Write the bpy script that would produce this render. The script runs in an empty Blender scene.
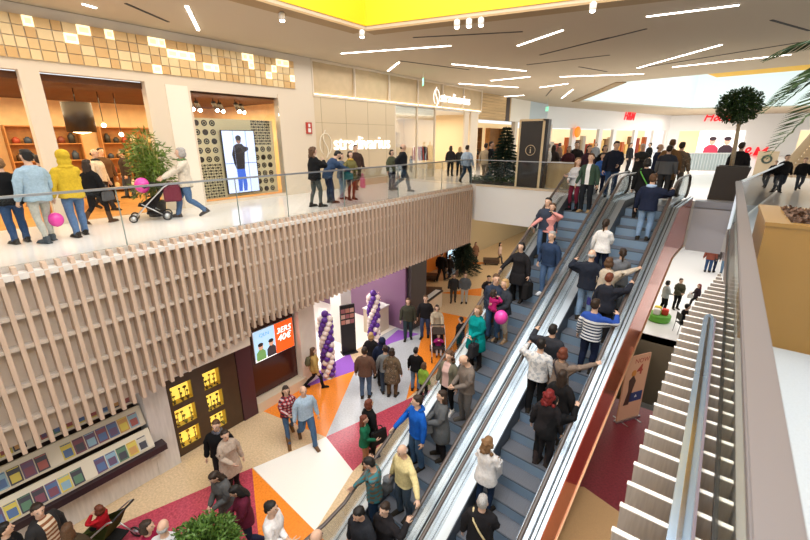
import bpy, bmesh, math, random
import numpy as np
from mathutils import Vector, Matrix, noise
random.seed(7)
rng = np.random.default_rng(5)
SC = bpy.context.scene
COL = SC.collection
PI = math.pi
R = math.radians

# ------------------------------------------------------------------ materials
MATS = {}
def nodes_of(name):
    m = bpy.data.materials.new(name); m.use_nodes = True
    nt = m.node_tree; b = nt.nodes['Principled BSDF']
    return m, nt, b
def mat(name, col, rough=.6, metal=0., emit=0., var=0., vscale=8., spec=.5, bump=0., bscale=60., stretch=None, alpha=1.):
    if name in MATS: return MATS[name]
    m, nt, b = nodes_of(name)
    c = (*col, 1)
    b.inputs['Base Color'].default_value = c
    b.inputs['Roughness'].default_value = rough
    b.inputs['Metallic'].default_value = metal
    b.inputs['Specular IOR Level'].default_value = spec
    if emit:
        b.inputs['Emission Color'].default_value = c
        b.inputs['Emission Strength'].default_value = emit
    if var or bump:
        tc = nt.nodes.new('ShaderNodeTexCoord'); mp = nt.nodes.new('ShaderNodeMapping')
        nt.links.new(tc.outputs['Object'], mp.inputs['Vector'])
        if stretch: mp.inputs['Scale'].default_value = stretch
    if var:
        n = nt.nodes.new('ShaderNodeTexNoise'); n.inputs['Scale'].default_value = vscale; n.inputs['Detail'].default_value = 4
        nt.links.new(mp.outputs['Vector'], n.inputs['Vector'])
        r = nt.nodes.new('ShaderNodeValToRGB')
        r.color_ramp.elements[0].position = .3; r.color_ramp.elements[1].position = .7
        r.color_ramp.elements[0].color = (*[max(0, x*(1-var)) for x in col], 1)
        r.color_ramp.elements[1].color = (*[min(1, x*(1+var)) for x in col], 1)
        nt.links.new(n.outputs['Fac'], r.inputs['Fac']); nt.links.new(r.outputs['Color'], b.inputs['Base Color'])
    if bump:
        n2 = nt.nodes.new('ShaderNodeTexNoise'); n2.inputs['Scale'].default_value = bscale
        nt.links.new(mp.outputs['Vector'], n2.inputs['Vector'])
        bp = nt.nodes.new('ShaderNodeBump'); bp.inputs['Strength'].default_value = bump; bp.inputs['Distance'].default_value = .02
        nt.links.new(n2.outputs['Fac'], bp.inputs['Height']); nt.links.new(bp.outputs['Normal'], b.inputs['Normal'])
    MATS[name] = m
    return m
def glassmat(name, tint=(1, 1, 1), gloss=.5, rough=.02):
    if name in MATS: return MATS[name]
    m, nt, b = nodes_of(name); nt.nodes.remove(b)
    out = nt.nodes['Material Output']
    tr = nt.nodes.new('ShaderNodeBsdfTransparent'); tr.inputs[0].default_value = (*tint, 1)
    gl = nt.nodes.new('ShaderNodeBsdfGlossy'); gl.inputs['Roughness'].default_value = rough
    fr = nt.nodes.new('ShaderNodeFresnel'); fr.inputs['IOR'].default_value = 1.45
    mu = nt.nodes.new('ShaderNodeMath'); mu.operation = 'MULTIPLY'; mu.inputs[1].default_value = gloss
    mx = nt.nodes.new('ShaderNodeMixShader')
    nt.links.new(fr.outputs[0], mu.inputs[0]); nt.links.new(mu.outputs[0], mx.inputs[0])
    nt.links.new(tr.outputs[0], mx.inputs[1]); nt.links.new(gl.outputs[0], mx.inputs[2])
    nt.links.new(mx.outputs[0], out.inputs['Surface'])
    MATS[name] = m
    return m
def terrazzo(name, col, var=.18, rough=.22, scale=120.):
    if name in MATS: return MATS[name]
    m = mat(name, col, rough, var=var, vscale=scale)
    return m
def pattern(name, kind, cols, scale=1.):
    """woven and printed cloth"""
    if name in MATS: return MATS[name]
    m, nt, b = nodes_of(name); b.inputs['Roughness'].default_value = .85; L = nt.links.new
    tc = nt.nodes.new('ShaderNodeTexCoord'); sx = nt.nodes.new('ShaderNodeSeparateXYZ'); L(tc.outputs['Object'], sx.inputs[0])
    def M(op, a, c=None):
        n = nt.nodes.new('ShaderNodeMath'); n.operation = op
        for i, v in enumerate((a, c)):
            if v is None: continue
            if isinstance(v, (int, float)): n.inputs[i].default_value = v
            else: L(v, n.inputs[i])
        return n.outputs[0]
    def mix(f, c1, c2):
        n = nt.nodes.new('ShaderNodeMix'); n.data_type = 'RGBA'; L(f, n.inputs[0])
        for i, v in ((6, c1), (7, c2)):
            if isinstance(v, tuple): n.inputs[i].default_value = (*v, 1)
            else: L(v, n.inputs[i])
        return n.outputs[2]
    if kind == 'stripes':
        f = M('LESS_THAN', M('FRACT', M('MULTIPLY', sx.outputs['Z'], scale)), .5)
        c = mix(f, cols[0], cols[1])
        if len(cols) > 2:
            c = mix(M('GREATER_THAN', sx.outputs['Z'], 1.26), c, cols[2])
            c = mix(M('GREATER_THAN', sx.outputs['Z'], 1.29), c, cols[3])
    elif kind == 'plaid':
        ux = M('ADD', sx.outputs['X'], M('MULTIPLY', sx.outputs['Y'], .6))
        f1 = M('LESS_THAN', M('FRACT', M('MULTIPLY', ux, scale)), .5)
        f2 = M('LESS_THAN', M('FRACT', M('MULTIPLY', sx.outputs['Z'], scale)), .5)
        c = mix(f2, mix(f1, cols[0], cols[1]), mix(f1, cols[2], cols[0]))
    elif kind == 'blotch':
        n = nt.nodes.new('ShaderNodeTexNoise'); n.inputs['Scale'].default_value = scale; L(tc.outputs['Object'], n.inputs['Vector'])
        c = mix(M('GREATER_THAN', n.outputs['Fac'], .52), cols[0], cols[1])
        if len(cols) > 2: c = mix(M('GREATER_THAN', n.outputs['Fac'], .6), c, cols[2])
    elif kind == 'yoke':
        c = mix(M('GREATER_THAN', sx.outputs['Z'], scale), cols[0], cols[1])
    elif kind == 'front':     # open jacket: another colour in a strip down the front
        fx = M('LESS_THAN', M('ABSOLUTE', sx.outputs['X']), scale); fy = M('GREATER_THAN', sx.outputs['Y'], .04)
        inner_ = mix(M('LESS_THAN', M('FRACT', M('MULTIPLY', sx.outputs['Z'], 11)), .5), cols[1], cols[2]) if len(cols) > 2 else cols[1]
        c = mix(M('MULTIPLY', fx, fy), cols[0], inner_)
    L(c, b.inputs['Base Color'])
    MATS[name] = m
    return m

# ------------------------------------------------------------------ tags and links
def tag(o, label=None, cat=None, group=None, kind=None):
    if label: o['label'] = label
    if cat: o['category'] = cat
    if group: o['group'] = group
    if kind: o['kind'] = kind
    return o
def empty(name, loc=(0, 0, 0), rz=0, label=None, cat=None, group=None, kind=None):
    o = bpy.data.objects.new(name, None); COL.objects.link(o); o.empty_display_size = .1
    o.location = loc; o.rotation_euler = (0, 0, rz)
    return tag(o, label, cat, group, kind)
def link(name, me, parent=None, loc=None):
    o = bpy.data.objects.new(name, me); COL.objects.link(o)
    if parent: o.parent = parent
    if loc: o.location = loc
    return o
def copy_tree(o, parent=None):
    c = o.copy(); COL.objects.link(c)
    if parent: c.parent = parent
    for ch in [x for x in KIDS.get(o.name, [])] or list(o.children): copy_tree(ch, c)
    return c
KIDS = {}

class MB:
    """collects shapes in one mesh, several material slots"""
    def __init__(s): s.v = []; s.f = []; s.mi = []; s.sm = []; s.mats = []
    def slot(s, m):
        if m not in s.mats: s.mats.append(m)
        return s.mats.index(m)
    def add(s, vs, fs, m, smooth=False):
        o = len(s.v); s.v += [tuple(v) for v in vs]; k = s.slot(m)
        for f in fs: s.f.append([i+o for i in f]); s.mi.append(k); s.sm.append(smooth)
        return s
    def box(s, a, b, m, rz=0, c=None):
        x0, y0, z0 = a; x1, y1, z1 = b
        vs = [(x0,y0,z0),(x1,y0,z0),(x1,y1,z0),(x0,y1,z0),(x0,y0,z1),(x1,y0,z1),(x1,y1,z1),(x0,y1,z1)]
        if rz:
            cx, cy = c or ((x0+x1)/2, (y0+y1)/2); k, q = math.cos(rz), math.sin(rz)
            vs = [(cx+(x-cx)*k-(y-cy)*q, cy+(x-cx)*q+(y-cy)*k, z) for x, y, z in vs]
        return s.add(vs, [(0,3,2,1),(4,5,6,7),(0,1,5,4),(1,2,6,5),(2,3,7,6),(3,0,4,7)], m)
    def prism(s, pts, z0, z1, m):
        n = len(pts)
        if sum(pts[i][0]*pts[(i+1)%n][1]-pts[(i+1)%n][0]*pts[i][1] for i in range(n)) < 0: pts = pts[::-1]
        vs = [(x, y, z0) for x, y in pts]+[(x, y, z1) for x, y in pts]
        return s.add(vs, [list(range(n))[::-1], list(range(n, 2*n))]+[[i, (i+1)%n, n+(i+1)%n, n+i] for i in range(n)], m)
    def extr(s, pts, d, m):
        """closed 3d outline pushed along d"""
        n = len(pts); vs = list(pts)+[(p[0]+d[0], p[1]+d[1], p[2]+d[2]) for p in pts]
        return s.add(vs, [list(range(n))[::-1], list(range(n, 2*n))]+[[i, (i+1)%n, n+(i+1)%n, n+i] for i in range(n)], m)
    def tube(s, pts, r, m, n=8, smooth=True, sy=1.):
        P = [Vector(p) for p in pts]; rs = r if isinstance(r, (list, tuple)) else [r]*len(P)
        vs = []; fs = []; up = None
        for i, p in enumerate(P):
            d = (P[min(i+1, len(P)-1)]-P[max(i-1, 0)]).normalized()
            if up is None:
                up = Vector((0, 0, 1)) if abs(d.z) < .9 else Vector((1, 0, 0))
            sd = d.cross(up).normalized(); up = sd.cross(d).normalized()
            for k in range(n):
                a = 2*PI*k/n; vs.append(p+sd*(math.cos(a)*rs[i])+up*(math.sin(a)*rs[i]*sy))
        for i in range(len(P)-1):
            for k in range(n): fs.append((i*n+k, i*n+(k+1)%n, (i+1)*n+(k+1)%n, (i+1)*n+k))
        fs.append(list(range(n))[::-1]); fs.append([(len(P)-1)*n+k for k in range(n)])
        return s.add(vs, fs, m, smooth)
    def lathe(s, prof, m, c=(0, 0, 0), n=16, smooth=True):
        vs = []; fs = []
        for r, z in prof:
            for k in range(n): a = 2*PI*k/n; vs.append((c[0]+r*math.cos(a), c[1]+r*math.sin(a), c[2]+z))
        for i in range(len(prof)-1):
            for k in range(n): fs.append((i*n+k, i*n+(k+1)%n, (i+1)*n+(k+1)%n, (i+1)*n+k))
        fs.append(list(range(n))[::-1]); fs.append([(len(prof)-1)*n+k for k in range(n)])
        return s.add(vs, fs, m, smooth)
    def ball(s, c, r, m, n=12, k=8, rot=None):
        if isinstance(r, (int, float)): r = (r, r, r)
        vs = []; fs = []
        for i in range(k+1):
            t = PI*i/k
            for j in range(n):
                a = 2*PI*j/n; q = Vector((r[0]*math.sin(t)*math.cos(a), r[1]*math.sin(t)*math.sin(a), -r[2]*math.cos(t)))
                if rot: q = rot @ q
                vs.append((c[0]+q[0], c[1]+q[1], c[2]+q[2]))
        for i in range(k):
            for j in range(n): fs.append((i*n+j, i*n+(j+1)%n, (i+1)*n+(j+1)%n, (i+1)*n+j))
        return s.add(vs, fs, m, True)
    def mesh(s, name):
        me = bpy.data.meshes.new(name); me.from_pydata(s.v, [], s.f)
        for m in s.mats: me.materials.append(m)
        me.polygons.foreach_set('material_index', s.mi); me.polygons.foreach_set('use_smooth', s.sm)
        me.update(); return me
    def build(s, name, parent=None, loc=None, bevel=0):
        me = s.mesh(name)
        if bevel:
            bm = bmesh.new(); bm.from_mesh(me); bmesh.ops.remove_doubles(bm, verts=bm.verts, dist=1e-5)
            es = [e for e in bm.edges if e.is_manifold and e.calc_face_angle(0) > .5]
            bmesh.ops.bevel(bm, geom=es, offset=bevel, segments=2, affect='EDGES', clamp_overlap=True)
            bm.to_mesh(me); bm.free()
        return link(name, me, parent, loc)
def struct(o): o['kind'] = 'structure'; return o
def text_mesh(txt, size, m, depth=.01, align='CENTER', shear=0., bold=0., width=1.):
    cu = bpy.data.curves.new('lettering', 'FONT'); cu.body = txt; cu.size = size; cu.extrude = depth; cu.align_x = align
    cu.shear = shear; cu.offset = bold; cu.resolution_u = 3
    o = bpy.data.objects.new('lettering', cu); COL.objects.link(o)
    dg = bpy.context.evaluated_depsgraph_get(); me = bpy.data.meshes.new_from_object(o.evaluated_get(dg), depsgraph=dg)
    bpy.data.objects.remove(o); bpy.data.curves.remove(cu)
    me.materials.clear(); me.materials.append(m)
    if width != 1.:
        for v in me.vertices: v.co.x *= width
    return me
def put_text(name, txt, size, m, at, xdir, updir=(0, 0, 1), parent=None, **kw):
    me = text_mesh(txt, size, m, **kw); o = link(name, me)
    x = Vector(xdir).normalized(); u = Vector(updir).normalized(); n = x.cross(u)
    M4 = Matrix(((x[0], u[0], n[0], at[0]), (x[1], u[1], n[1], at[1]), (x[2], u[2], n[2], at[2]), (0, 0, 0, 1)))
    if parent: o.parent = parent; o.matrix_local = M4
    else: o.matrix_world = M4
    return o

# ------------------------------------------------------------------ the human figure: rest shapes
def remesh_np(mb, vox, tris, wrinkle=0., smooth=2, wscale=14., normals=False):
    me = mb.mesh('tmp'); o = bpy.data.objects.new('tmp', me); COL.objects.link(o)
    r = o.modifiers.new('r', 'REMESH'); r.mode = 'VOXEL'; r.voxel_size = vox
    s = o.modifiers.new('s', 'SMOOTH'); s.factor = .5; s.iterations = smooth
    dg = bpy.context.evaluated_depsgraph_get(); e = o.evaluated_get(dg).to_mesh()
    n = sum(len(p.vertices)-2 for p in e.polygons)
    o.evaluated_get(dg).to_mesh_clear()
    d = o.modifiers.new('d', 'DECIMATE'); d.ratio = min(1, tris/n); d.use_collapse_triangulate = True
    dg = bpy.context.evaluated_depsgraph_get(); ev = o.evaluated_get(dg); e = ev.to_mesh(); e.calc_loop_triangles()
    V = np.empty(len(e.vertices)*3, np.float64); e.vertices.foreach_get('co', V); V = V.reshape(-1, 3)
    N = np.empty(len(e.vertices)*3, np.float64); e.vertices.foreach_get('normal', N); N = N.reshape(-1, 3)
    T = np.empty(len(e.loop_triangles)*3, np.int32); e.loop_triangles.foreach_get('vertices', T)
    ev.to_mesh_clear(); bpy.data.objects.remove(o); bpy.data.meshes.remove(me)
    if wrinkle:
        k = np.array([noise.noise(Vector((v[0]*wscale, v[1]*wscale, v[2]*wscale*.9))) for v in V])
        V = V+N*(k*wrinkle)[:, None]
    return (V, T, N) if normals else (V, T)
SK = None
def torso_rings(mb, rings, n=20):
    vs = []; fs = []
    for z, y, rx, ry in rings:
        for k in range(n):
            a = 2*PI*k/n; cx, cy = math.cos(a), math.sin(a)
            vs.append((rx*math.copysign(abs(cx)**.85, cx), y+ry*math.copysign(abs(cy)**.85, cy), z))
    for i in range(len(rings)-1):
        for k in range(n): fs.append((i*n+k, i*n+(k+1)%n, (i+1)*n+(k+1)%n, (i+1)*n+k))
    fs.append(list(range(n))[::-1]); fs.append([(len(rings)-1)*n+k for k in range(n)])
    mb.add(vs, fs, SK)
def limb(mb, pts, rs, n=12, sy=1.):
    """tapered limb with round ends"""
    P = [Vector(p) for p in pts]
    d0 = (P[0]-P[1]).normalized(); d1 = (P[-1]-P[-2]).normalized()
    pp = [P[0]+d0*rs[0]*.9, P[0]+d0*rs[0]*.6]+P+[P[-1]+d1*rs[-1]*.6, P[-1]+d1*rs[-1]*.9]
    rr = [rs[0]*.4, rs[0]*.8]+list(rs)+[rs[-1]*.8, rs[-1]*.4]
    mb.tube(pp, rr, SK, n=n, sy=sy)
def joints(f):
    sw = .165 if f else .187; hw = .092
    J = {'hip': (hw, 0, .90), 'knee': (hw+.004, .008, .49), 'ankle': (hw+.008, -.03, .085),
         'sh': (sw-.012, -.005, 1.385), 'el': (sw+.115, -.02, 1.14), 'wr': (sw+.21, .02, .915), 'hd': (sw+.25, .04, .828)}
    return J
def arm_pts(J, sx): return [Vector((J[k][0]*sx, J[k][1], J[k][2])) for k in ('sh', 'el', 'wr', 'hd')]
def build_templates(f):
    J = joints(f); T = {}
    g = 0.93 if f else 1.
    # --- body
    mb = MB()
    if f: rings = [(.80,-.01,.05,.05),(.84,-.01,.125,.09),(.90,-.012,.172,.115),(.97,-.012,.17,.118),(1.05,-.005,.142,.10),(1.12,0,.128,.092),(1.20,.005,.138,.10),(1.28,.012,.152,.118),(1.36,.0,.148,.10),(1.41,-.008,.118,.08),(1.45,-.01,.072,.06),(1.49,-.01,.045,.05)]
    else: rings = [(.80,-.01,.05,.05),(.84,-.01,.125,.09),(.90,-.01,.16,.112),(.97,-.008,.163,.115),(1.05,0,.155,.11),(1.12,.002,.15,.105),(1.22,.004,.165,.115),(1.30,.004,.178,.122),(1.37,-.002,.168,.108),(1.415,-.008,.13,.085),(1.46,-.01,.075,.063),(1.50,-.01,.05,.055)]
    torso_rings(mb, rings)
    limb(mb, [(0,-.015,1.44),(0,0,1.58)], [.06*g,.054*g])
    mb.ball((0,.005,1.672), (.075,.096,.108), SK, 20, 14)
    mb.ball((0,.028,1.60), (.055,.066,.062), SK, 16, 10)
    mb.ball((0,.075,1.572), (.024,.02,.018), SK)
    limb(mb, [(0,.098,1.672),(0,.112,1.642)], [.008,.015])
    mb.ball((0,.094,1.607), (.022,.012,.009), SK)
    for sx in (-1, 1):
        mb.ball((.077*sx,-.005,1.648), (.012,.02,.032), SK)
        mb.ball((.035*sx,.08,1.672), (.014,.012,.01), SK)
        s, e, w, h = arm_pts(J, sx)
        limb(mb, [s, s.lerp(e,.4), e, e.lerp(w,.3), w], [.052*g,.047*g,.038*g,.040*g,.026*g])
        # palm: broad along y, thin along x
        ax = (h-w).normalized()
        for t in (0,.25,.5,.75,1.): mb.ball(w+(h-w)*t*.9, (.016,.03+.012*min(1,t*1.6),.024), SK, 12, 8)
        for k, (oy, ln) in enumerate(((.034,.062),(.012,.07),(-.011,.066),(-.033,.05))):
            a = h+Vector((0,oy,-.0))-ax*.02; b = a+ax*ln*.55+Vector((-.004*sx,oy*.18,0)); c = b+ax*ln*.5+Vector((-.02*sx,oy*.1,0)); d = c+ax*ln*.2+Vector((-.018*sx,.0,0))
            limb(mb, [a,b,c,d], [.0095,.009,.008,.007], n=8)
        a = w.lerp(h,.3)+Vector((-.004*sx,.03,0)); limb(mb, [a,a+Vector((-.012*sx,.03,-.03)),a+Vector((-.022*sx,.034,-.06))], [.012,.0105,.0085], n=8)
        hp, kn, an = [Vector((J[k][0]*sx, J[k][1], J[k][2])) for k in ('hip','knee','ankle')]
        limb(mb, [hp,hp.lerp(kn,.35),kn+Vector((0,.0,.06)),kn,kn.lerp(an,.3)+Vector((0,-.018,0)),an+Vector((0,0,.06)),an], [.085,.078,.055,.052,.054,.036,.036])
        limb(mb, [an+Vector((0,-.025,-.045)),an+Vector((0,.05,-.04)),an+Vector((.006*sx,.13,-.055)),an+Vector((.006*sx,.17,-.06))], [.034,.036,.03,.022])
    V, Tt, N = remesh_np(mb, .0068, 5200, smooth=2, normals=True)
    # slimmer under the clothes so that no skin comes through them
    wz = J['wr'][2]
    cover = sst(V[:, 2], np.where(np.abs(V[:, 0]) > .075, 1.47, 1.43), np.where(np.abs(V[:, 0]) > .075, 1.44, 1.39))*sst(V[:, 2], .11, .16)*np.where((np.abs(V[:, 0]) > J['sh'][0]+.12) & (V[:, 2] < wz+.05), 0, 1)
    T['body'] = (V-N*(cover*.014)[:, None], Tt)
    # --- tops
    def top(ex, hem, sleeve=1., flare=0., wr=.012, coll=0., rib=False):
        mb = MB(); rr = []
        base = [r for r in rings if hem < r[0] < 1.45]
        def at(z):
            for a, b in zip(rings, rings[1:]):
                if a[0] <= z <= b[0]:
                    t = (z-a[0])/(b[0]-a[0]); return tuple(a[i]+(b[i]-a[i])*t for i in range(4))
            return rings[2]
        wz = at(max(hem, .9))
        rr.append((hem, -.01, (at(max(hem,.9))[2]+ex+flare), at(max(hem,.9))[3]+ex+flare))
        if hem < .85: rr.append((.85, -.01, .172+ex+flare*.4, .118+ex+flare*.4))
        for r in base:
            if r[0] > max(hem, .87)+.015:
                # cloth hangs from the widest part, less waisted than the body
                soft = .35 if ex > .02 else .6
                rx = r[2]*soft+max(r[2], .152 if f else .165)*(1-soft)
                rr.append((r[0], r[1], rx+ex, r[3]+ex*.9))
        rr.append((1.455,-.012,.092+ex,.07+ex)); rr.append((1.475+coll,-.012,.06+ex*.6,.058+ex*.6))
        torso_rings(mb, rr)
        for sx in (-1, 1):
            s, e, w, h = arm_pts(J, sx); en = e.lerp(w, .93*sleeve) if sleeve > .3 else s.lerp(e, .7)
            if sleeve > .3: limb(mb, [s+Vector((-.02*sx,0,-.01)), s.lerp(e,.45), e, e.lerp(en,.5), en], [.05*g+ex*.9,.05*g+ex*.9,.042*g+ex*.8,.04*g+ex*.7,.031+ex*.6])
            else: limb(mb, [s+Vector((-.02*sx,0,-.01)), s.lerp(e,.4), en], [.058*g+ex*.9,.053*g+ex,.05*g+ex])
        return remesh_np(mb, .0115, 2600, wrinkle=wr, smooth=3)
    T['sweater'] = top(.023, .86, wr=.008, flare=.016)
    T['jacket'] = top(.037, .83, wr=.014, coll=.02, flare=.008)
    T['coat'] = top(.035, .56, flare=.035, wr=.012, coll=.02)
    T['tunic'] = top(.022, .78, flare=.02, wr=.012)
    # --- trousers
    def trousers(ex, legs):
        mb = MB()
        torso_rings(mb, [(.79,-.01,.06,.06),(.83,-.01,.13+ex*.5,.09+ex*.5)]+[(r[0],r[1],r[2]+ex*.2,r[3]+ex*.2) for r in rings if .88 < r[0] < .95]+[(.99,-.006,(.15 if f else .155),.105)])
        for sx in (-1, 1):
            hp, kn, an = [Vector((J[k][0]*sx, J[k][1], J[k][2])) for k in ('hip','knee','ankle')]
            limb(mb, [hp,hp.lerp(kn,.35),kn+Vector((0,0,.05)),kn,kn.lerp(an,.3)+Vector((0,-.012,0)),an+Vector((0,.005,.12)),an+Vector((0,.01,.0))],
                 [.078+ex,.078+ex,.06+ex,.057+ex*legs,.058+ex*legs,.043+ex*legs*1.3,.043+ex*legs*1.5])
        return remesh_np(mb, .0115, 2300, wrinkle=.008, smooth=3, wscale=18)
    T['trousers'] = trousers(.012, 1.)
    T['leggings'] = trousers(.003, .2)
    # --- footwear (right foot; mirrored for the left)
    for nm, hi in (('shoe', .10), ('boot', .30)):
        mb = MB(); an = Vector((J['ankle'][0], J['ankle'][1], J['ankle'][2]))
        limb(mb, [an+Vector((0,-.03,-.043)),an+Vector((0,.05,-.04)),an+Vector((.006,.13,-.05)),an+Vector((.006,.175,-.055))], [.041,.044,.04,.028])
        limb(mb, [an+Vector((0,-.008,-.03)), Vector((an[0],an[1],hi))], [.052,.058])
        mb.box((an[0]-.042,an[1]-.07,0), (an[0]+.046,an[1]+.20,.022), SK)
        V, Tt = remesh_np(mb, .009, 420, smooth=2); V[:, 2] = np.maximum(V[:, 2], .001)
        T[nm] = (V, Tt)
    # --- hair and headwear
    def hair(parts, tris=700, wr=.012, ws=40, vox=.009):
        mb = MB()
        for c, r in parts: mb.ball(c, r, SK, 16, 10)
        return remesh_np(mb, vox, tris, wrinkle=wr, wscale=ws, smooth=1)
    cap_ = [((0,.0,1.748),(.07,.086,.042)),((0,-.018,1.70),(.083,.096,.092)),((0,-.045,1.655),(.08,.062,.085))]
    T['short'] = hair(cap_)
    T['crop'] = hair([((0,.0,1.745),(.07,.086,.042)),((0,-.014,1.692),(.080,.099,.094)),((0,-.04,1.65),(.078,.062,.07))], wr=.004)
    T['fringe'] = hair([((0,-.04,1.645),(.081,.064,.055))], 400, wr=.004)
    T['long'] = hair(cap_+[((0,-.065,1.58),(.088,.05,.16)),((.07,-.03,1.58),(.03,.045,.13)),((-.07,-.03,1.58),(.03,.045,.13)),((0,-.085,1.47),(.085,.035,.12))], 1100)
    T['bob'] = hair(cap_+[((0,-.05,1.62),(.098,.07,.09)),((.075,-.005,1.62),(.025,.05,.08)),((-.075,-.005,1.62),(.025,.05,.08))], 900)
    T['ponytail'] = hair(cap_+[((0,-.125,1.70),(.03,.035,.03)),((0,-.15,1.62),(.032,.03,.09)),((0,-.145,1.53),(.022,.022,.08))])
    cl = cap_+[((0,-.065,1.58),(.08,.05,.13))]
    for k in range(46):
        z = random.uniform(1.46, 1.76); a = R(random.uniform(165, 375)); wd = .092+.02*max(0, 1.64-z)/.18-.055*max(0, z-1.69)/.07; q = random.uniform(.018, .034)
        cl.append(((wd*math.cos(a), -.03+wd*.85*math.sin(a), z), (q, q, q*1.25)))
    T['curly'] = hair(cl, 1700, .01, 40, .008)
    T['hood_down'] = hair([((0,-.085,1.47),(.11,.06,.05)),((.075,-.03,1.475),(.04,.06,.035)),((-.075,-.03,1.475),(.04,.06,.035))], 500, .006)
    T['hood_up'] = hair([((0,-.025,1.685),(.112,.115,.125)),((0,-.04,1.56),(.115,.09,.12)),((0,-.05,1.46),(.13,.09,.06)),((0,-.075,1.70),(.095,.09,.105))], 900, .004, 20, .012)
    mb = MB()
    mb.ball((0,-.005,1.715), (.088,.105,.075), SK, 16, 10); mb.ball((0,.10,1.70), (.065,.065,.012), SK, 16, 8)
    T['cap'] = remesh_np(mb, .009, 600)
    T['scarf'] = hair([((.06*math.cos(a)*1.25,-.005+.065*math.sin(a),1.485+.012*math.sin(2*a)),(.04,.036,.035)) for a in [R(x) for x in range(0,360,36)]], 600, .01)
    T['backpack'] = hair([((0,-.2,1.24),(.14,.085,.2)),((0,-.26,1.18),(.1,.05,.12)),((.1,-.1,1.38),(.025,.06,.05)),((-.1,-.1,1.38),(.025,.06,.05))], 600, .008, vox=.014)
    W = {k: weights(v[0], J) for k, v in T.items() if k in ('body','sweater','jacket','coat','tunic','trousers','leggings')}
    return {'J': J, 'T': T, 'W': W}
BONES = ['pelvis','abdomen','chest','neck','head','uarmR','farmR','handR','uarmL','farmL','handL','thighR','shinR','footR','thighL','shinL','footL']
BI = {b: i for i, b in enumerate(BONES)}
def sst(x, a, b): t = np.clip((x-a)/(np.asarray(b)-a), 0, 1); return t*t*(3-2*t)
def weights(V, J):
    n = len(V); W = np.zeros((n, len(BONES))); x, y, z = V.T; ax = np.abs(x)
    # arm share
    shx = J['sh'][0]
    xs = np.interp(z, [.78,.9,1.05,1.15,1.25,1.30], [shx+.13,shx+.115,shx+.075,shx+.05,shx+.018,shx+.006])
    low = sst(ax, xs-.014, xs+.014)
    a_up = sst(ax, shx-.055, shx+.03)
    arm = np.where(z > 1.30, a_up, np.where(z > 1.22, np.maximum(low*sst(z,1.30,1.22), a_up*(1-sst(z,1.30,1.22))*1.), low))
    arm = np.where((z > 1.52), 0, arm); arm = np.where(z < .6, 0, arm)
    s, e, w, h = [np.array(J[k]) for k in ('sh','el','wr','hd')]
    el = sst(z, e[2]+.045, e[2]-.045); wrk = sst(z, w[2]+.02, w[2]-.025)
    for sd, m in (('R', x > 0), ('L', x <= 0)):
        a = arm*m
        W[:, BI['uarm'+sd]] = a*(1-el); W[:, BI['farm'+sd]] = a*el*(1-wrk); W[:, BI['hand'+sd]] = a*el*wrk
    r = 1-arm
    leg = sst(z, .97, .80)
    hd = sst(z, 1.49, 1.56); nk = sst(z, 1.42, 1.48)*(1-hd); ch = sst(z, 1.06, 1.22)*(1-nk-hd); ab = sst(z, .93, 1.06)*(1-ch-nk-hd)
    pv = np.clip(1-hd-nk-ch-ab, 0, 1)
    W[:, BI['head']] += r*hd; W[:, BI['neck']] += r*nk; W[:, BI['chest']] += r*ch; W[:, BI['abdomen']] += r*ab
    W[:, BI['pelvis']] += r*pv*(1-leg)
    right = sst(x, -.05, .05) ; right = np.where(z < .78, sst(x, -.09, .09), right)
    right = np.where((z < .78) & (ax > .02) & (ax < .2) & (z < .5), (x > 0)*1., right)
    kn = sst(z, .545, .435); an = sst(z, .125, .075)
    for sd, m in (('R', right), ('L', 1-right)):
        a = r*pv*leg*m
        W[:, BI['thigh'+sd]] += a*(1-kn); W[:, BI['shin'+sd]] += a*kn*(1-an); W[:, BI['foot'+sd]] += a*kn*an
    return W/np.maximum(W.sum(1, keepdims=True), 1e-6)

# ------------------------------------------------------------------ posing
def mrx(a): c, s = math.cos(a), math.sin(a); return np.array([[1,0,0],[0,c,-s],[0,s,c]])
def mrz(a): c, s = math.cos(a), math.sin(a); return np.array([[c,-s,0],[s,c,0],[0,0,1]])
def mry(a): c, s = math.cos(a), math.sin(a); return np.array([[c,0,s],[0,1,0],[-s,0,c]])
def unit(v): return v/max(np.linalg.norm(v), 1e-9)
def minrot(a, b):
    a, b = unit(a), unit(b); v = np.cross(a, b); c = a@b
    if c < -.9999: return -np.eye(3)
    K = np.array([[0,-v[2],v[1]],[v[2],0,-v[0]],[-v[1],v[0],0]]); return np.eye(3)+K+K@K/(1+c)
def ik(S, T, a, b, pole):
    d = T-S; L = np.linalg.norm(d); Lm = min(max(L, abs(a-b)+.02), (a+b)*.995); u = unit(d); T = S+u*Lm
    k = (a*a-b*b+Lm*Lm)/(2*Lm); hgt = math.sqrt(max(a*a-k*k, 0)); p = unit(pole-u*(pole@u))
    return S+u*k+p*hgt, T
LEGS = {'stand': ((.0, .03, 0), (.0, -.02, 0)), 'walk': ((.0, .27, 0), (.0, -.30, .09)), 'walk2': ((.0, -.30, .09), (.0, .27, 0)),
        'step': ((.0, .10, 0), (.0, -.08, 0)), 'wide': ((.05, .06, 0), (.05, -.05, 0)), 'sit': None}
ARMS = {'down': (.285, .05, .80), 'swingf': (.26, .25, .86), 'swingb': (.28, -.22, .84), 'hold': (.06, .28, 1.03), 'cross': (-.10, .24, 1.16),
        'phone': (.07, .26, 1.36), 'face': (.10, .16, 1.50), 'pocket': (.215, .10, .92), 'push': (.20, .44, 1.02), 'railout': (.46, .30, 1.02),
        'lean': (.20, .42, 1.06), 'back': (.06, -.2, .95), 'carry': (.10, .24, 1.10), 'bag': (.30, .06, .84), 'out': (.52, .42, 1.16), 'belly': (.02, .20, 1.0), 'shoulder':(.1,.12,1.3)}
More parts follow.
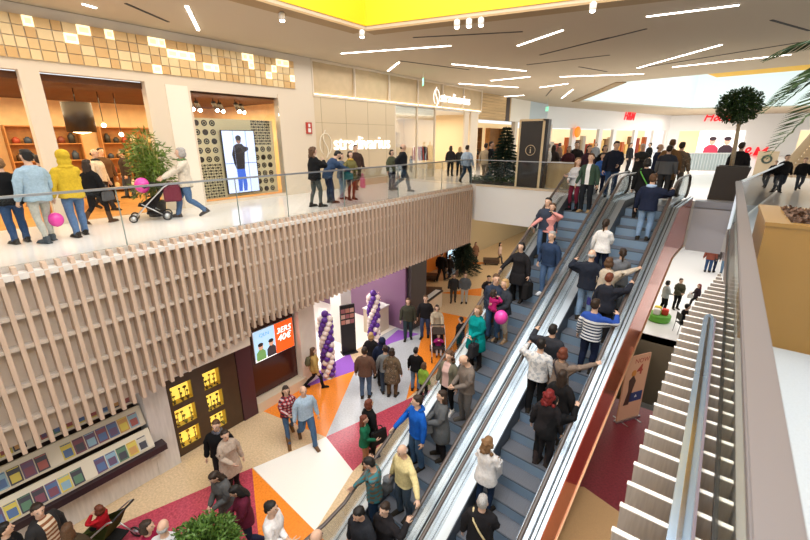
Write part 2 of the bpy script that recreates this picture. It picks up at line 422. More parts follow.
def pose(J, P):
    """bone transforms (rest point, posed point, rotation) for one figure"""
    lean = R(P.get('lean', 0)); tw = R(P.get('twist', 0)); B = {}
    legs = P.get('legs', 'stand'); drop = {'walk': .045, 'walk2': .045, 'step': .008, 'wide': .012}.get(legs, .004)
    if legs == 'sit': drop = .42
    pel = np.array([0, -.25*math.sin(lean)*.6, .95-drop]); Rp = mrx(-lean*.35)
    h0 = np.array([0, 0, .95]); B['pelvis'] = (h0, pel, Rp)
    ra = np.array([0, 0, 1.02]); pa = pel+Rp@(ra-h0); Ra = mrx(-lean*.7)@mrz(tw*.5); B['abdomen'] = (ra, pa, Ra)
    rc = np.array([0, 0, 1.14]); pc = pa+Ra@(rc-ra); Rc = mrx(-lean)@mrz(tw); B['chest'] = (rc, pc, Rc)
    rn = np.array([0, -.012, 1.45]); pn = pc+Rc@(rn-rc); hp = R(P.get('pitch', 0)); hy = R(P.get('look', 0)); ht = R(P.get('tilt', 0))
    Rn = mrx(-lean*.6)@mrz(tw*.5+hy*.4)@mrx(-hp*.4); B['neck'] = (rn, pn, Rn)
    rh = np.array([0, -.005, 1.53]); ph = pn+Rn@(rh-rn); Rh = mrx(-lean*.3)@mrz(tw*.4+hy)@mrx(-hp)@mry(ht)
    B['head'] = (rh, ph, Rh*P.get('hs', 1.))
    for sd, sx in (('R', 1), ('L', -1)):
        q = lambda k: np.array([J[k][0]*sx, J[k][1], J[k][2]])
        s, e, w, h = q('sh'), q('el'), q('wr'), q('hd'); S = pc+Rc@(s-rc)
        t = P.get('arm'+sd, 'down')
        if isinstance(t, str):
            t = ARMS[t]; t = np.array([t[0]*sx, t[1], t[2]])
            if lean or tw: t = pc+(mrx(-lean*.6)@mrz(tw))@(t-rc)
        t = np.array(t, float)
        pole = np.array([.55*sx, -.75, -.35]) if t[2] < 1.3 else np.array([.8*sx, -.25, -.6])
        E, Wt = ik(S, t, np.linalg.norm(e-s), np.linalg.norm(w-e), pole)
        Ru = minrot(Rc@(e-s), E-S)@Rc; Rf = minrot(Ru@(w-e), Wt-E)@Ru
        B['uarm'+sd] = (s, S, Ru); B['farm'+sd] = (e, E, Rf)
        hx = P.get('hand'+sd)
        Rw = Rf if hx is None else minrot(Rf@(h-w), np.array(hx, float))@Rf
        B['hand'+sd] = (w, Wt, Rw)
        hp_, kn, an = q('hip'), q('knee'), q('ankle'); H = pel+Rp@(hp_-h0)
        if legs == 'sit':
            K = H+np.array([.03*sx, .40, -.02]); A = K+np.array([0, .05, -.40]); lift = 0.
        else:
            o = LEGS[legs][0 if sx > 0 else 1]; A = np.array([an[0]+o[0]*sx, an[1]+o[1], an[2]+o[2]]); lift = o[2]
            K, A = ik(H, A, np.linalg.norm(kn-hp_), np.linalg.norm(an-kn), np.array([.12*sx, 1, 0]))
        Rt = minrot(Rp@(kn-hp_), K-H)@Rp; Rs = minrot(Rt@(an-kn), A-K)@Rt
        B['thigh'+sd] = (hp_, H, Rt); B['shin'+sd] = (kn, K, Rs)
        B['foot'+sd] = (an, A, mrz(-R(8)*sx)@mrx(-lift*5.))
    return B
def lbs(V, W, B):
    out = np.zeros_like(V)
    for b, (h, p, Rm) in B.items():
        w = W[:, BI[b]:BI[b]+1]
        if w.max() < 1e-4: continue
        out += w*(p+(V-h)@Rm.T)
    return out
def rigid(V, B, b):
    h, p, Rm = B[b]; return p+(V-h)@Rm.T
def mesh_np(name, V, T, m):
    me = bpy.data.meshes.new(name); n = len(T)//3
    me.vertices.add(len(V)); me.vertices.foreach_set('co', np.ascontiguousarray(V, np.float32).ravel())
    me.loops.add(len(T)); me.loops.foreach_set('vertex_index', T)
    me.polygons.add(n); me.polygons.foreach_set('loop_start', np.arange(n, dtype=np.int32)*3)
    me.polygons.foreach_set('use_smooth', np.ones(n, bool))
    me.materials.append(m); me.update(calc_edges=True); me.validate(); return me
CLOTH = {}
def cloth(c):
    if not isinstance(c, tuple): return c
    k = 'cloth_%02x%02x%02x' % tuple(int(x*255) for x in c)
    return mat(k, c, .88, var=.12, vscale=25, spec=.15)
SKIN = lambda k=0: mat('skin_%d' % k, [(.62,.40,.29),(.55,.33,.23),(.70,.48,.37),(.40,.23,.15)][k], .5, var=.05, vscale=20, spec=.3)
HAIRC = {'black': (.012,.010,.009), 'dark': (.03,.018,.012), 'brown': (.09,.045,.022), 'lbrown': (.2,.11,.05), 'blond': (.42,.26,.11), 'grey': (.33,.32,.31), 'red': (.13,.035,.018), 'wine': (.16,.012,.012), 'white': (.55,.53,.5)}
FEAT = {}
def features():
    dk = mat('eye_dark', (.02,.015,.012), .25); wh = mat('eye_white', (.75,.72,.68), .3); lp = mat('lips', (.45,.17,.14), .5); br = mat('brow_hair', (.05,.03,.02), .9)
    m = MB(); m.ball((0,0,0), (.0125,.006,.0075), wh, 10, 6); m.ball((0,.004,0), (.0065,.004,.0068), dk, 8, 6); FEAT['eye'] = m.mesh('eye')
    m = MB(); m.ball((0,0,0), (.021,.006,.0065), lp, 10, 6); FEAT['mouth'] = m.mesh('mouth')
    m = MB(); m.ball((0,0,0), (.018,.005,.004), br, 8, 6); FEAT['eyebrow'] = m.mesh('eyebrow')
def person(loc, yaw, label, height=1.7, f=0, top=('jacket', (.02,.02,.025)), pants=(.03,.05,.11), leg='trousers', hair=('short', 'dark'), shoe=('shoe', (.03,.025,.02)),
           skin=0, face=1, hood=None, scarf=None, backpack=None, hat=None, strap=None, hs=1., group=None, cat='person', **P):
    TP = TEMPL[f]; J, T, W = TP['J'], TP['T'], TP['W']; s = height/1.775; s = np.array([s*GIRTH, s*GIRTH, s])
    root = empty('person', loc, yaw, label, cat, group); P['hs'] = hs
    B = pose(J, P)
    def part(nm, key, m, V, par=None): return link(nm, mesh_np(nm, V*s, T[key][1], m), par or root)
    body = part('body', 'body', SKIN(skin), lbs(T['body'][0], W['body'], B))
    garment = part({'coat': 'coat', 'jacket': 'jacket', 'sweater': 'sweater', 'tunic': 'blouse'}[top[0]], top[0], cloth(top[1]), lbs(T[top[0]][0], W[top[0]], B))
    part('leggings' if leg == 'leggings' else 'trousers', leg, cloth(pants), lbs(T[leg][0], W[leg], B))
    V, Tt = T[shoe[0]]
    for sd, sx in (('R', 1), ('L', -1)):
        Vm = V.copy(); Vm[:, 0] *= sx
        Vp = rigid(Vm, B, 'foot'+sd)
        if shoe[0] == 'boot':
            k = sst(Vm[:, 2], .07, .13)[:, None]; Vp = Vp*(1-k)+rigid(Vm, B, 'shin'+sd)*k
        me = mesh_np(shoe[0], Vp*s, Tt if sx > 0 else Tt.reshape(-1, 3)[:, ::-1].ravel().copy(), cloth(shoe[1])); link(shoe[0], me, root)
    if hair: part('hair', hair[0], mat('hair_'+hair[1], HAIRC[hair[1]], .55, var=.3, vscale=60, spec=.3), rigid(T[hair[0]][0], B, 'head'))
    if hood: part('hood', hood[0], cloth(hood[1]), rigid(T[hood[0]][0], B, 'head' if hood[0] == 'hood_up' else 'chest'), garment)
    if hat: part('cap', 'cap', cloth(hat), rigid(T['cap'][0], B, 'head'))
    if scarf: part('scarf', 'scarf', cloth(scarf), rigid(T['scarf'][0], B, 'chest'))
    if strap:
        m_ = MB(); m_.tube([(-.13,.08,1.40),(-.125,.0,1.475),(-.10,-.13,1.38),(-.0,-.165,1.22),(.12,-.16,1.02),(.19,-.08,.93)], .016, SK, n=6); V_ = rigid(np.array(m_.v), B, 'chest')*s; m_.v = [tuple(q) for q in V_]; me_ = m_.mesh('strap'); me_.materials.clear(); me_.materials.append(cloth(strap)); link('strap', me_, root)
    if backpack: part('backpack', 'backpack', cloth(backpack), rigid(T['backpack'][0], B, 'chest'))
    if face:
        h, p, Rm = B['head']
        for nm, q in (('eye', (.033,.0905,1.662)), ('eye', (-.033,.0905,1.662)), ('mouth', (0,.098,1.604)), ('eyebrow', (.034,.094,1.682)), ('eyebrow', (-.034,.094,1.682))):
            o = link(nm, FEAT[nm], body); pt = (p+Rm@(np.array(q)-h))*s; Rs = s[:, None]*Rm
            o.matrix_local = Matrix([[*Rs[i], pt[i]] for i in range(3)]+[[0, 0, 0, 1]])
    root['_h'] = [float(x) for x in np.concatenate([(B['handR'][1]+B['handR'][2]@(np.array([J['hd'][0],J['hd'][1],J['hd'][2]])-B['handR'][0]))*s, (B['handL'][1]+B['handL'][2]@(np.array([-J['hd'][0],J['hd'][1],J['hd'][2]])-B['handL'][0]))*s])]
    return root
def hand_world(p, side):
    h = p['_h']; v = Vector(h[:3] if side == 'R' else h[3:]); a = p.rotation_euler[2]; c, s = math.cos(a), math.sin(a)
    return Vector((p.location[0]+v.x*c-v.y*s, p.location[1]+v.x*s+v.y*c, p.location[2]+v.z))
GIRTH = 1.1
SK = mat('skin_base', (.6,.4,.3))
TEMPL = [build_templates(0), build_templates(1)]
features()
# ================================================================== the place
def H(x):
    x = x.lstrip('#'); c = [int(x[i:i+2], 16)/255 for i in (0, 2, 4)]
    return tuple(v/12.92 if v <= .04045 else ((v+.055)/1.055)**2.4 for v in c)
FPX = 405.0; PIT = math.atan(132/405.); YAW = math.atan(329/(FPX*math.cos(PIT)+132*math.sin(PIT))); CZ = 7.2
def ray(px, py):
    a = (px-405)/FPX; b = (270-py)/FPX
    f = math.cos(PIT)+b*math.sin(PIT); u = -math.sin(PIT)+b*math.cos(PIT); c, s = math.cos(YAW), math.sin(YAW)
    return (a*c-f*s, a*s+f*c, u)
def at(px, py, z=-.5):
    """the point at height z that the photograph shows at this pixel"""
    r = ray(px, py); t = (z-CZ)/r[2]; return (r[0]*t, r[1]*t)
def atx(px, py, x): r = ray(px, py); t = x/r[0]; return (x, r[1]*t, CZ+r[2]*t)
def aty(px, py, y): r = ray(px, py); t = y/r[1]; return (r[0]*t, y, CZ+r[2]*t)
def proj(x, y, z):
    c, s = math.cos(YAW), math.sin(YAW); a = x*c+y*s; f = -x*s+y*c; u = z-CZ
    d = f*math.cos(PIT)-u*math.sin(PIT); v = f*math.sin(PIT)+u*math.cos(PIT); return 405+FPX*a/d, 270-FPX*v/d
UP = 5.2; CEIL = 10.0; GZ = -.5
cd = bpy.data.cameras.new('camera'); cam = bpy.data.objects.new('camera', cd); COL.objects.link(cam)
cd.sensor_width = 36; cd.lens = 18.0; cd.clip_start = .05; cd.clip_end = 300
cam.location = (0, 0, CZ); cam.rotation_euler = (PI/2-PIT, 0, YAW)
cd.dof.use_dof = True; cd.dof.focus_distance = 12; cd.dof.aperture_fstop = 2.2
SC.camera = cam

white = mat('white_plaster', H('#e6e3de'), .7)
cream = mat('cream_wall', H('#dccbb2'), .6)
ceilm = mat('ceiling_plaster', H('#c6b59c'), .9)
wood = mat('taupe_slat', H('#c2aa96'), .55, var=.10, vscale=3, stretch=(6, 6, .6))
slatback = mat('slat_backing', H('#ded2c6'), .7)
dark = mat('dark_panel', H('#2a2224'), .3)
steel = mat('steel', (.55, .56, .58), .28, 1.)
chrome = mat('chrome', (.75, .76, .78), .15, 1.)
black = mat('black_rubber', (.012, .012, .013), .45)
glass = glassmat('clear_glass', (.97, .985, .98), .5)
terr = terrazzo('terrazzo_beige', H('#d6bb96'), .16, .2, 22.)
twhite = terrazzo('terrazzo_white', H('#f2eee6'), .05)
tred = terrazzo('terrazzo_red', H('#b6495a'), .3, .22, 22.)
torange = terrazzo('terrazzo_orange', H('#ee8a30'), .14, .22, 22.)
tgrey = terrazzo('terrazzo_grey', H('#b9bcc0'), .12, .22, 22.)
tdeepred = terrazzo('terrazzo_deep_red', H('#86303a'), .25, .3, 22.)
ttan = terrazzo('terrazzo_tan', H('#d2a877'), .15)
purplec = mat('purple_carpet', H('#8c54b4'), .9, var=.1, vscale=80)
upfloor = terrazzo('terrazzo_upper', H('#ece7e2'), .06, .16, 90.)
def lit(name, col, e): return mat(name, col, .5, emit=e)
tubem = lit('strip_lamp', (1., .93, .85), 9.)
spotm = lit('spot_lamp', (1., .92, .8), 25.)
warmlit = lit('lit_panel', (1., .80, .50), 1.3)

# ---- ground floor with the opening down to the garage
VX0, VX1, VY0, VY1 = -1.8, .64, 12.5, 18.05
m = MB()
for a, b in (((-24, -6), (14, VY0)), ((-24, VY1), (14, 75)), ((-24, VY0), (VX0, VY1)), ((VX1, VY0), (14, VY1))):
    m.box((a[0], a[1], GZ-.3), (b[0], b[1], GZ), terr)
struct(m.build('floor'))
def patch(pix, m, z=.004):
    struct(MB().prism([at(*p) for p in pix], GZ, GZ+z, m).build('floor'))
patch([(253,468),(326,437),(353,471),(315,531)], twhite)
patch([(252,468),(314,530),(332,548),(262,575)], torange)
patch([(252,468),(128,521),(60,560),(258,600),(262,575)], tred)
patch([(258,409),(279,396),(355,371),(326,437)], torange)
patch([(326,437),(355,371),(384,330),(428,306),(421,339),(406,400)], tgrey)
patch([(326,437),(406,400),(440,386),(353,471)], tred)
patch([(406,400),(421,339),(428,306),(440,312),(470,318),(462,350)], torange)
patch([(440,293),(482,288),(481,296)], torange)
patch([(455,268),(498,262),(470,262)], torange)
patch([(280,396),(318,352),(345,343),(357,370)], purplec, .006)
patch([(372,352),(398,330),(420,334),(392,343)], purplec, .006)
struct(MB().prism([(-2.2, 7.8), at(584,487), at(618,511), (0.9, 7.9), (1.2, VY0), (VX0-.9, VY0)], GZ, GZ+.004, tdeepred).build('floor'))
struct(MB().prism([(-2.9, 5.2), (.9, 5.2), (.9, 7.9), at(618,511), at(584,487), (-2.2, 8.2)], GZ, GZ+.003, ttan).build('floor'))
struct(MB().prism([(-3.9, VY1), (6, VY1), (6, 45), (-3.9, 45)], GZ, GZ+.004, mat('terrazzo_bright', H('#f7f6f5'), .2, var=.02, vscale=30)).build('floor'))
# pit walls and the descending escalator seen in it
pitm = mat('pit_wall', H('#b5a58c'), .7)
m = MB(); m.box((VX0-.1, VY0-.1, GZ-3.2), (VX0, VY1+.1, GZ), pitm); m.box((VX1, VY0-.1, GZ-3.2), (VX1+.1, VY1+.1, GZ), pitm)
m.box((VX0, VY1, GZ-3.2), (VX1, VY1+.1, GZ), pitm); m.box((VX0, VY0-.1, GZ-3.2), (VX1, VY0, GZ), pitm); struct(m.build('wall_pit'))
struct(MB().box((VX0-.1, VY0-.1, GZ-3.3), (VX1+.1, VY1+.1, GZ-3.2), mat('pit_floor', H('#4a4a44'), .5)).build('floor'))
e = empty('garage_stair', (-.55, 15.4, GZ-3.2), 0, 'dark stair with brass handrails going down below the floor opening', 'stair')
m = MB()
for k in range(14): m.box((-.7, -2.6+k*.33, 0), (.7, -2.27+k*.33, 3.0-k*.22), mat('stair_dark', H('#3a3732'), .6))
m.build('flight', e)
for sx in (-.66, .66):
    MB().tube([(sx, -2.6, 3.9), (sx, -2.3, 3.9), (sx, 2.2, .95)], .03, mat('brass', (.75, .5, .18), .25, 1.)).build('handrail', e)
    for k in range(4): MB().box((sx-.015, -2.2+k*1.3, 2.7-k*.86), (sx+.015, -2.17+k*1.3, 3.8-k*.86), black).build('baluster', e)

# ---- upper floor slabs
m = MB()
m.box((-22, -6, 4.4), (-9.05, 16.5, UP), upfloor); m.box((.43, -6, 4.4), (14, 16.62, UP), terrazzo('terrazzo_cool_daylight', H('#b2bcc6'), .05, .3, 60.))  # right slab tinted bluish: cool daylight put into the floor colour
m.box((-22, 16.62, 4.2), (14, 75, UP), upfloor); m.box((-22, 16.5, 4.2), (-9.05, 16.62, UP), upfloor)
struct(m.build('floor'))
struct(MB().box((-22, -6, 3.25), (-9.1, 16.5, 4.38), white).box((-22, 16.62, 3.62), (14, 75, 4.18), white).build('ceiling'))
# shop floor behind the left fronts
struct(MB().box((-21.5, -5.5, UP), (-12.75, 10.2, UP+.006), mat('shop_floor_wood', H('#c98f4e'), .35, var=.2, vscale=4)).build('floor'))

# ---- ceiling with its two light wells
YW = [(-8.45, -3), (-8.3, 9.03), (3.0, 11.6), (3.0, -3)]
FW = [(-10.2, 35.5), (-4.9, 24.9), (9, 22.2), (9, 55), (-3.9, 52)]
def ceiling():
    bm = bmesh.new()
    def loop(pts, z): return [bm.verts.new((x, y, z)) for x, y in pts]
    out = loop([(-24, -6), (14, -6), (14, 75), (-24, 75)], CEIL); h1 = loop(YW, CEIL); h2 = loop(FW, CEIL); es = []
    for L in (out, h1, h2):
        for i in range(len(L)): es.append(bm.edges.new((L[i], L[(i+1) % len(L)])))
    bmesh.ops.triangle_fill(bm, use_beauty=True, use_dissolve=False, edges=es)
    me = bpy.data.meshes.new('ceiling'); bm.to_mesh(me); bm.free(); me.materials.append(ceilm); return link('ceiling', me)
o = ceiling()
sd = o.modifiers.new('thick', 'SOLIDIFY'); sd.thickness = .12; sd.offset = 0; struct(o)
yel = mat('yellow_well', H('#f7c213'), .6); mint = mat('well_white', H('#e8f4f0'), .7)
def well(name, pts, z0, z1, m, roof=None, th=.08):
    mb = MB(); n = len(pts); cx = sum(p[0] for p in pts)/n; cy = sum(p[1] for p in pts)/n
    for i in range(n):
        a, b = Vector(pts[i]), Vector(pts[(i+1) % n]); d = (b-a).normalized(); nn = Vector((d.y, -d.x))
        if nn.dot((a+b)/2-Vector((cx, cy))) < 0: nn = -nn
        q = [a, b, b+nn*th, a+nn*th]; mb.prism([tuple(v) for v in q], z0, z1, m)
    struct(mb.build(name))
well('wall_atrium', [(-8.45+.02, -3), (-8.28, 9.01), (3.0, 11.58), (3.0, -3)], CEIL+.02, CEIL+3.2, yel)
well('wall_skylight', FW, CEIL+.02, CEIL+4.2, mint)
# soffit lip round the yellow well, a beige band standing a little below the ceiling
lip = mat('soffit_lip', H('#a58a63'), .7)
def band(pts, w, z0, z1, m, closed=True):
    mb = MB(); n = len(pts)
    for i in range(n if closed else n-1):
        a, b = Vector(pts[i]), Vector(pts[(i+1) % n]); d = (b-a).normalized(); nn = Vector((d.y, -d.x))*w
        mb.prism([tuple(a), tuple(b), tuple(b+nn), tuple(a+nn)], z0, z1, m)
    return mb
struct(band([(-8.45, -3), (-8.3, 9.03), (3., 11.6)], -.45, CEIL-.10, CEIL-.055, lip, False).build('trim_1'))
struct(MB().prism([(-1.5, 24.3), (-1.2, 25.9), (9, 24.4), (9, 22.4)], CEIL-.05, CEIL+.1, yel).build('trim_2'))
struct(band([(-10.2, 35.5), (-4.9, 24.9)], .5, CEIL-.11, CEIL-.065, lip, False).build('trim_3'))
# fluorescent strips and dark slots let into the ceiling, spot lamps
strips = [[(82,0),(95,4)],[(186,2),(198,27)],[(341,51),(451,43)],[(388,69),(399,60)],[(452,62),(526,69)],[(518,43),(563,27)],[(491,79),(530,75)],[(459,82),(518,86)],[(496,96),(524,94)],[(540,86),(568,82)],[(562,97),(573,88)],[(560,75),(644,72)],[(647,13),(740,1)],[(638,66),(722,42)],[(673,65),(792,52)]]
slabel = ['short strip lamp at the top left corner of the ceiling', 'strip lamp over the tiled shop fascia, running outwards', 'long strip lamp below the yellow well edge', 'tiny strip lamp near the shop wall by the long strip', 'strip lamp in the ceiling over the second illuminated shop sign', 'slanted strip lamp under the right end of the yellow wall', 'short strip lamp just above the fine low strips', 'faint long strip lamp close to the shop corner ceiling', 'shortest far strip lamp by the far shop corner', 'far strip lamp left of the white skylight', 'small slanted strip lamp at the edge of the white skylight', 'level strip lamp in front of the white skylight', 'strip lamp at the top edge of the picture', 'slanted strip lamp pointing up to the right above the skylight', 'longest right strip lamp above the topiary tree']
def strip(p, q, w, z0, z1, m):
    a, b = Vector(at(*p, CEIL)), Vector(at(*q, CEIL)); c = (a+b)/2; d = (b-a).normalized(); n = Vector((-d.y, d.x))*w/2
    return MB().prism([tuple(a-n-c), tuple(b-n-c), tuple(b+n-c), tuple(a+n-c)], z0, z1, m), c
for (p, q), lb in zip(strips, slabel):
    mb, c = strip(p, q, .065, -.025, -.012, tubem)
    t = empty('strip_light', (c.x, c.y, CEIL-.06), 0, lb, 'ceiling light', 'strip lamps in the ceiling')
    mb.build('diffuser', t); strip(p, q, .10, -.012, 0, white)[0].build('housing', t)
for p, q in [[(125,0),(168,19)],[(413,35),(523,29)],[(400,59),(469,68)],[(527,63),(610,53)],[(540,53),(610,35)],[(579,65),(607,70)],[(546,95),(552,88)],[(600,38),(647,26)],[(648,65),(800,40)],[(772,17),(810,28)]]:
    mb, c = strip(p, q, .07, -.012, 0, mat('slot_dark', (.06, .05, .045), .8)); struct(mb.build('trim_4', None, (c.x, c.y, CEIL-.06)))
for (px, py), lb in zip([(282,17), (362,34), (457,24), (469,23), (481,22), (593,7)], ['spot lamp on the left edge of the yellow well', 'spot lamp at the inner corner of the yellow well', 'left of three spot lamps in a row under the yellow wall', 'middle of three spot lamps in a row under the yellow wall', 'right of three spot lamps in a row under the yellow wall', 'spot lamp at the right end of the yellow wall edge']):
    x, y = at(px, py, CEIL-.2); t = empty('spotlight', (x, y, CEIL-.1), 0, lb, 'spotlight', 'spot lamps round the yellow well')
    MB().lathe([(.05, -.17), (.07, -.16), (.07, -.03), (.03, 0)], white, n=14).build('lamp_housing', t)
    MB().ball((0, 0, -.17), (.055, .055, .035), spotm).build('lamp_lens', t)

# ---- left balcony: slatted front, glass guard
def slats(y0, y1, xf, z0f, rails, n):
    mb = MB(); back = -8.97
    mb.box((back-.02, y0, z0f((y0+y1)/2)+.12), (back+.015, y1, 5.1), slatback)
    for z in rails: mb.box((back, y0, z-.035), (xf-.085, y1, z+.035), mat('slat_rail', H('#d6cabd'), .6))
    mb.box((back, y0, 5.0), (xf-.03, y1, 5.1), mat('slat_cap', H('#d6d2cc'), .6))
    for k in range(n):
        y = y0+(y1-y0)*(k+.5)/n; z0 = z0f(y)
        pts = [(back, y-.03, z0), (xf+.0, y-.03, z0), (xf, y-.03, 4.95), (xf-.06, y-.03, UP+.005), (back, y-.03, UP+.005)]
        mb.extr(pts, (0, .066, 0), wood)
    return mb
struct(slats(-5, 5.0, -8.74, lambda y: 1.95+max(0, y-2)*.16, (4.37, 3.83, 3.15, 2.5), 52).build('trim_5'))
struct(slats(5.03, 16.5, -8.82, lambda y: 2.55, (4.66, 4.2, 3.5, 2.8), 60).build('trim_6'))
g = empty('balustrade', (-8.95, 5, UP), 0, 'glass balustrade with thin steel handrail along the left upper walkway', 'balustrade')
ys = [-5, -1.2, .9, 2.75, 5.15, 6.55, 8.6, 11.2, 14, 16.45]
for a, b in zip(ys, ys[1:]):
    pn_ = MB().box((-.006, a-5+.008, .01), (.006, b-5-.008, 1.1), glass).build('glass_pane', g)
    MB().box((-.009, b-5-.01, .01), (.009, b-5+.006, 1.09), mat('glass_joint', H('#7f8f8a'), .3)).build('joint', pn_)
MB().box((-.025, -10, 1.09), (.025, 11.45, 1.13), steel).build('handrail', g)
# far edge of the void: white front left of the escalators, grey front right of them
struct(MB().box((-8.72, 16.5, 3.62), (-4.75, 16.6, UP-.03), mat('bridge_white', H('#eef2f2'), .5)).box((-8.72, 16.46, UP-.03), (-4.55, 16.8, UP+.03), cream).build('wall_bridge'))
struct(MB().box((-.62, 16.55, 3.55), (.36, 16.62, 4.98), mat('bridge_grey', H('#d3d2d8'), .5)).box((-.62, 16.5, 5.02), (.42, 16.9, UP+.03), mat('bridge_cap', H('#a9abb5'), .4)).build('wall_bridge'))
g = empty('balustrade', (-6.7, 16.6, UP), 0, 'glass balustrade above the white bridge front left of the escalators', 'balustrade')
for a, b in ((-2.2, -.75), (-.73, .7), (.72, 2.1)): MB().box((a, -.006, .03), (b, .006, 1.08), glass).build('glass_pane', g)
MB().box((-2.2, -.02, 1.07), (2.1, .02, 1.1), steel).build('handrail', g)

# ---- right balcony the photographer leans over
cap = mat('rail_cap', H('#6a6464'), .45, .1)
g = empty('balustrade', (.265, 6, UP), 0, 'wide grey handrail and glass guard in the right foreground', 'balustrade')
MB().box((-.055, -8, 1.06), (.055, 5.7, 1.1), cap).build('handrail', g, bevel=.006)
for a, b in ((-8, -4.6), (-4.58, -1.9), (-1.88, 1.9), (1.92, 5.7)): MB().box((.042, a, .0), (.054, b, 1.06), glassmat('guard_glass', (.93, .95, .93), .12)).build('glass_pane', g)
MB().box((.036, -8, -.0), (.06, 5.7, .03), black).build('base_rail', g)
g = empty('balustrade', (.30, 11.8, UP), -R(8.2), 'glass guard running back from the corner post beyond the gold planter', 'balustrade')
MB().box((-.03, 0, .0), (.03, .05, 1.1), chrome).build('post', g)
MB().box((-.008, .05, .05), (.008, 9.5, 1.06), glassmat('smoky_glass', (.72, .72, .74), .9)).build('glass_pane', g)
MB().box((-.025, .05, 1.06), (.025, 9.5, 1.09), steel).build('handrail', g)
struct(MB().box((.405, -6, 4.2), (.43, 16.55, UP-.0), mat('edge_grey', H('#8f8a88'), .5)).box((.405, -6, UP), (.54, 16.55, UP+.012), mat('edge_grey', H('#8f8a88'), .5)).build('wall_balcony'))  # dark strip on the floor stands in for the reflection beside the glass
# deep slats under the foreground edge, tapering away to a point
mb = MB(); fw = mat('deep_slat', H('#aaa19a'), .55, var=.12, vscale=5, stretch=(14, 14, 1))
fe = mat('deep_slat_edge', H('#eeeae6'), .5)
for k in range(-9, 30):
    y = 1.97+k*.197
    xl = float(np.interp(y, [2, 3.3, 5.5, 6.2, 7.6], [-.12, -.10, -.055, .01, .20])); xr = .395 if y < 6.0 else .395-(y-6.0)/1.65*.15
    if xr-xl < .02: continue
    mb.extr([(xl+.12, y, 2.4), (xr, y, 2.4), (xr, y, UP-.006), (xl, y, UP-.006)], (0, .03, 0), fw)
    mb.box((xl-.003, y-.001, UP-.006), (xr+.001, y+.031, UP), fe)
struct(mb.build('trim_7'))
t = empty('light_channel', (.165, 3.6, UP), 0, 'pale blue metal light channel with a rounded end on the foreground slats', 'light channel')
MB().prism([(-.05, -3.6), (.05, -3.6), (.05, 1.9), (.03, 2.0), (0, 2.05), (-.03, 2.0), (-.05, 1.9)], .0, .035, mat('channel_metal', H('#a9bfd6'), .2, .7)).build('channel', t)
MB().box((-.012, -3.6, .035), (.012, 1.9, .05), chrome).build('centre_rib', t)
MB().box((.05, -3.6, .0), (.065, 1.9, .05), mat('channel_side', H('#6d6470'), .4)).build('side_lip', t)

# ---- the two escalators
ESC = (-2.76, 10.0); EA = -R(3.335); TAN = math.tan(R(30))
ec, es_ = math.cos(EA), math.sin(EA)
def e2w(u, v): return (ESC[0]+u*ec-v*es_, ESC[1]+u*es_+v*ec)
def w2e(x, y): x -= ESC[0]; y -= ESC[1]; return (x*ec+y*es_, -x*es_+y*ec)
VT = 3.74; RISE = .228; TD = .395; NST = 25
def tread(v):
    """index and height of the tread at v"""
    k = math.floor((VT-v)/TD)
    if k < 0: return -1, UP
    return min(k, NST), (UP-(k+1)*RISE if k < NST-1 else GZ)
stepm = mat('step_metal', H('#73767e'), .45, .35, var=.1, vscale=30, stretch=(20, 1, 1)); riserm = mat('step_riser', H('#8aa2ba'), .4, .3)
edgem = mat('step_edge', H('#4a525c'), .5)
deck = mat('deck_metal', (.66, .71, .76), .36, .9); skirt = mat('skirt_metal', H('#596069'), .4, .5)
handm = mat('handrail_rubber', H('#4a3f3a'), .35, spec=.6)
eglass = glassmat('escalator_glass', (.93, .97, .99), .45)
clad = mat('clad_copper', H('#e2623c'), .12, .65)
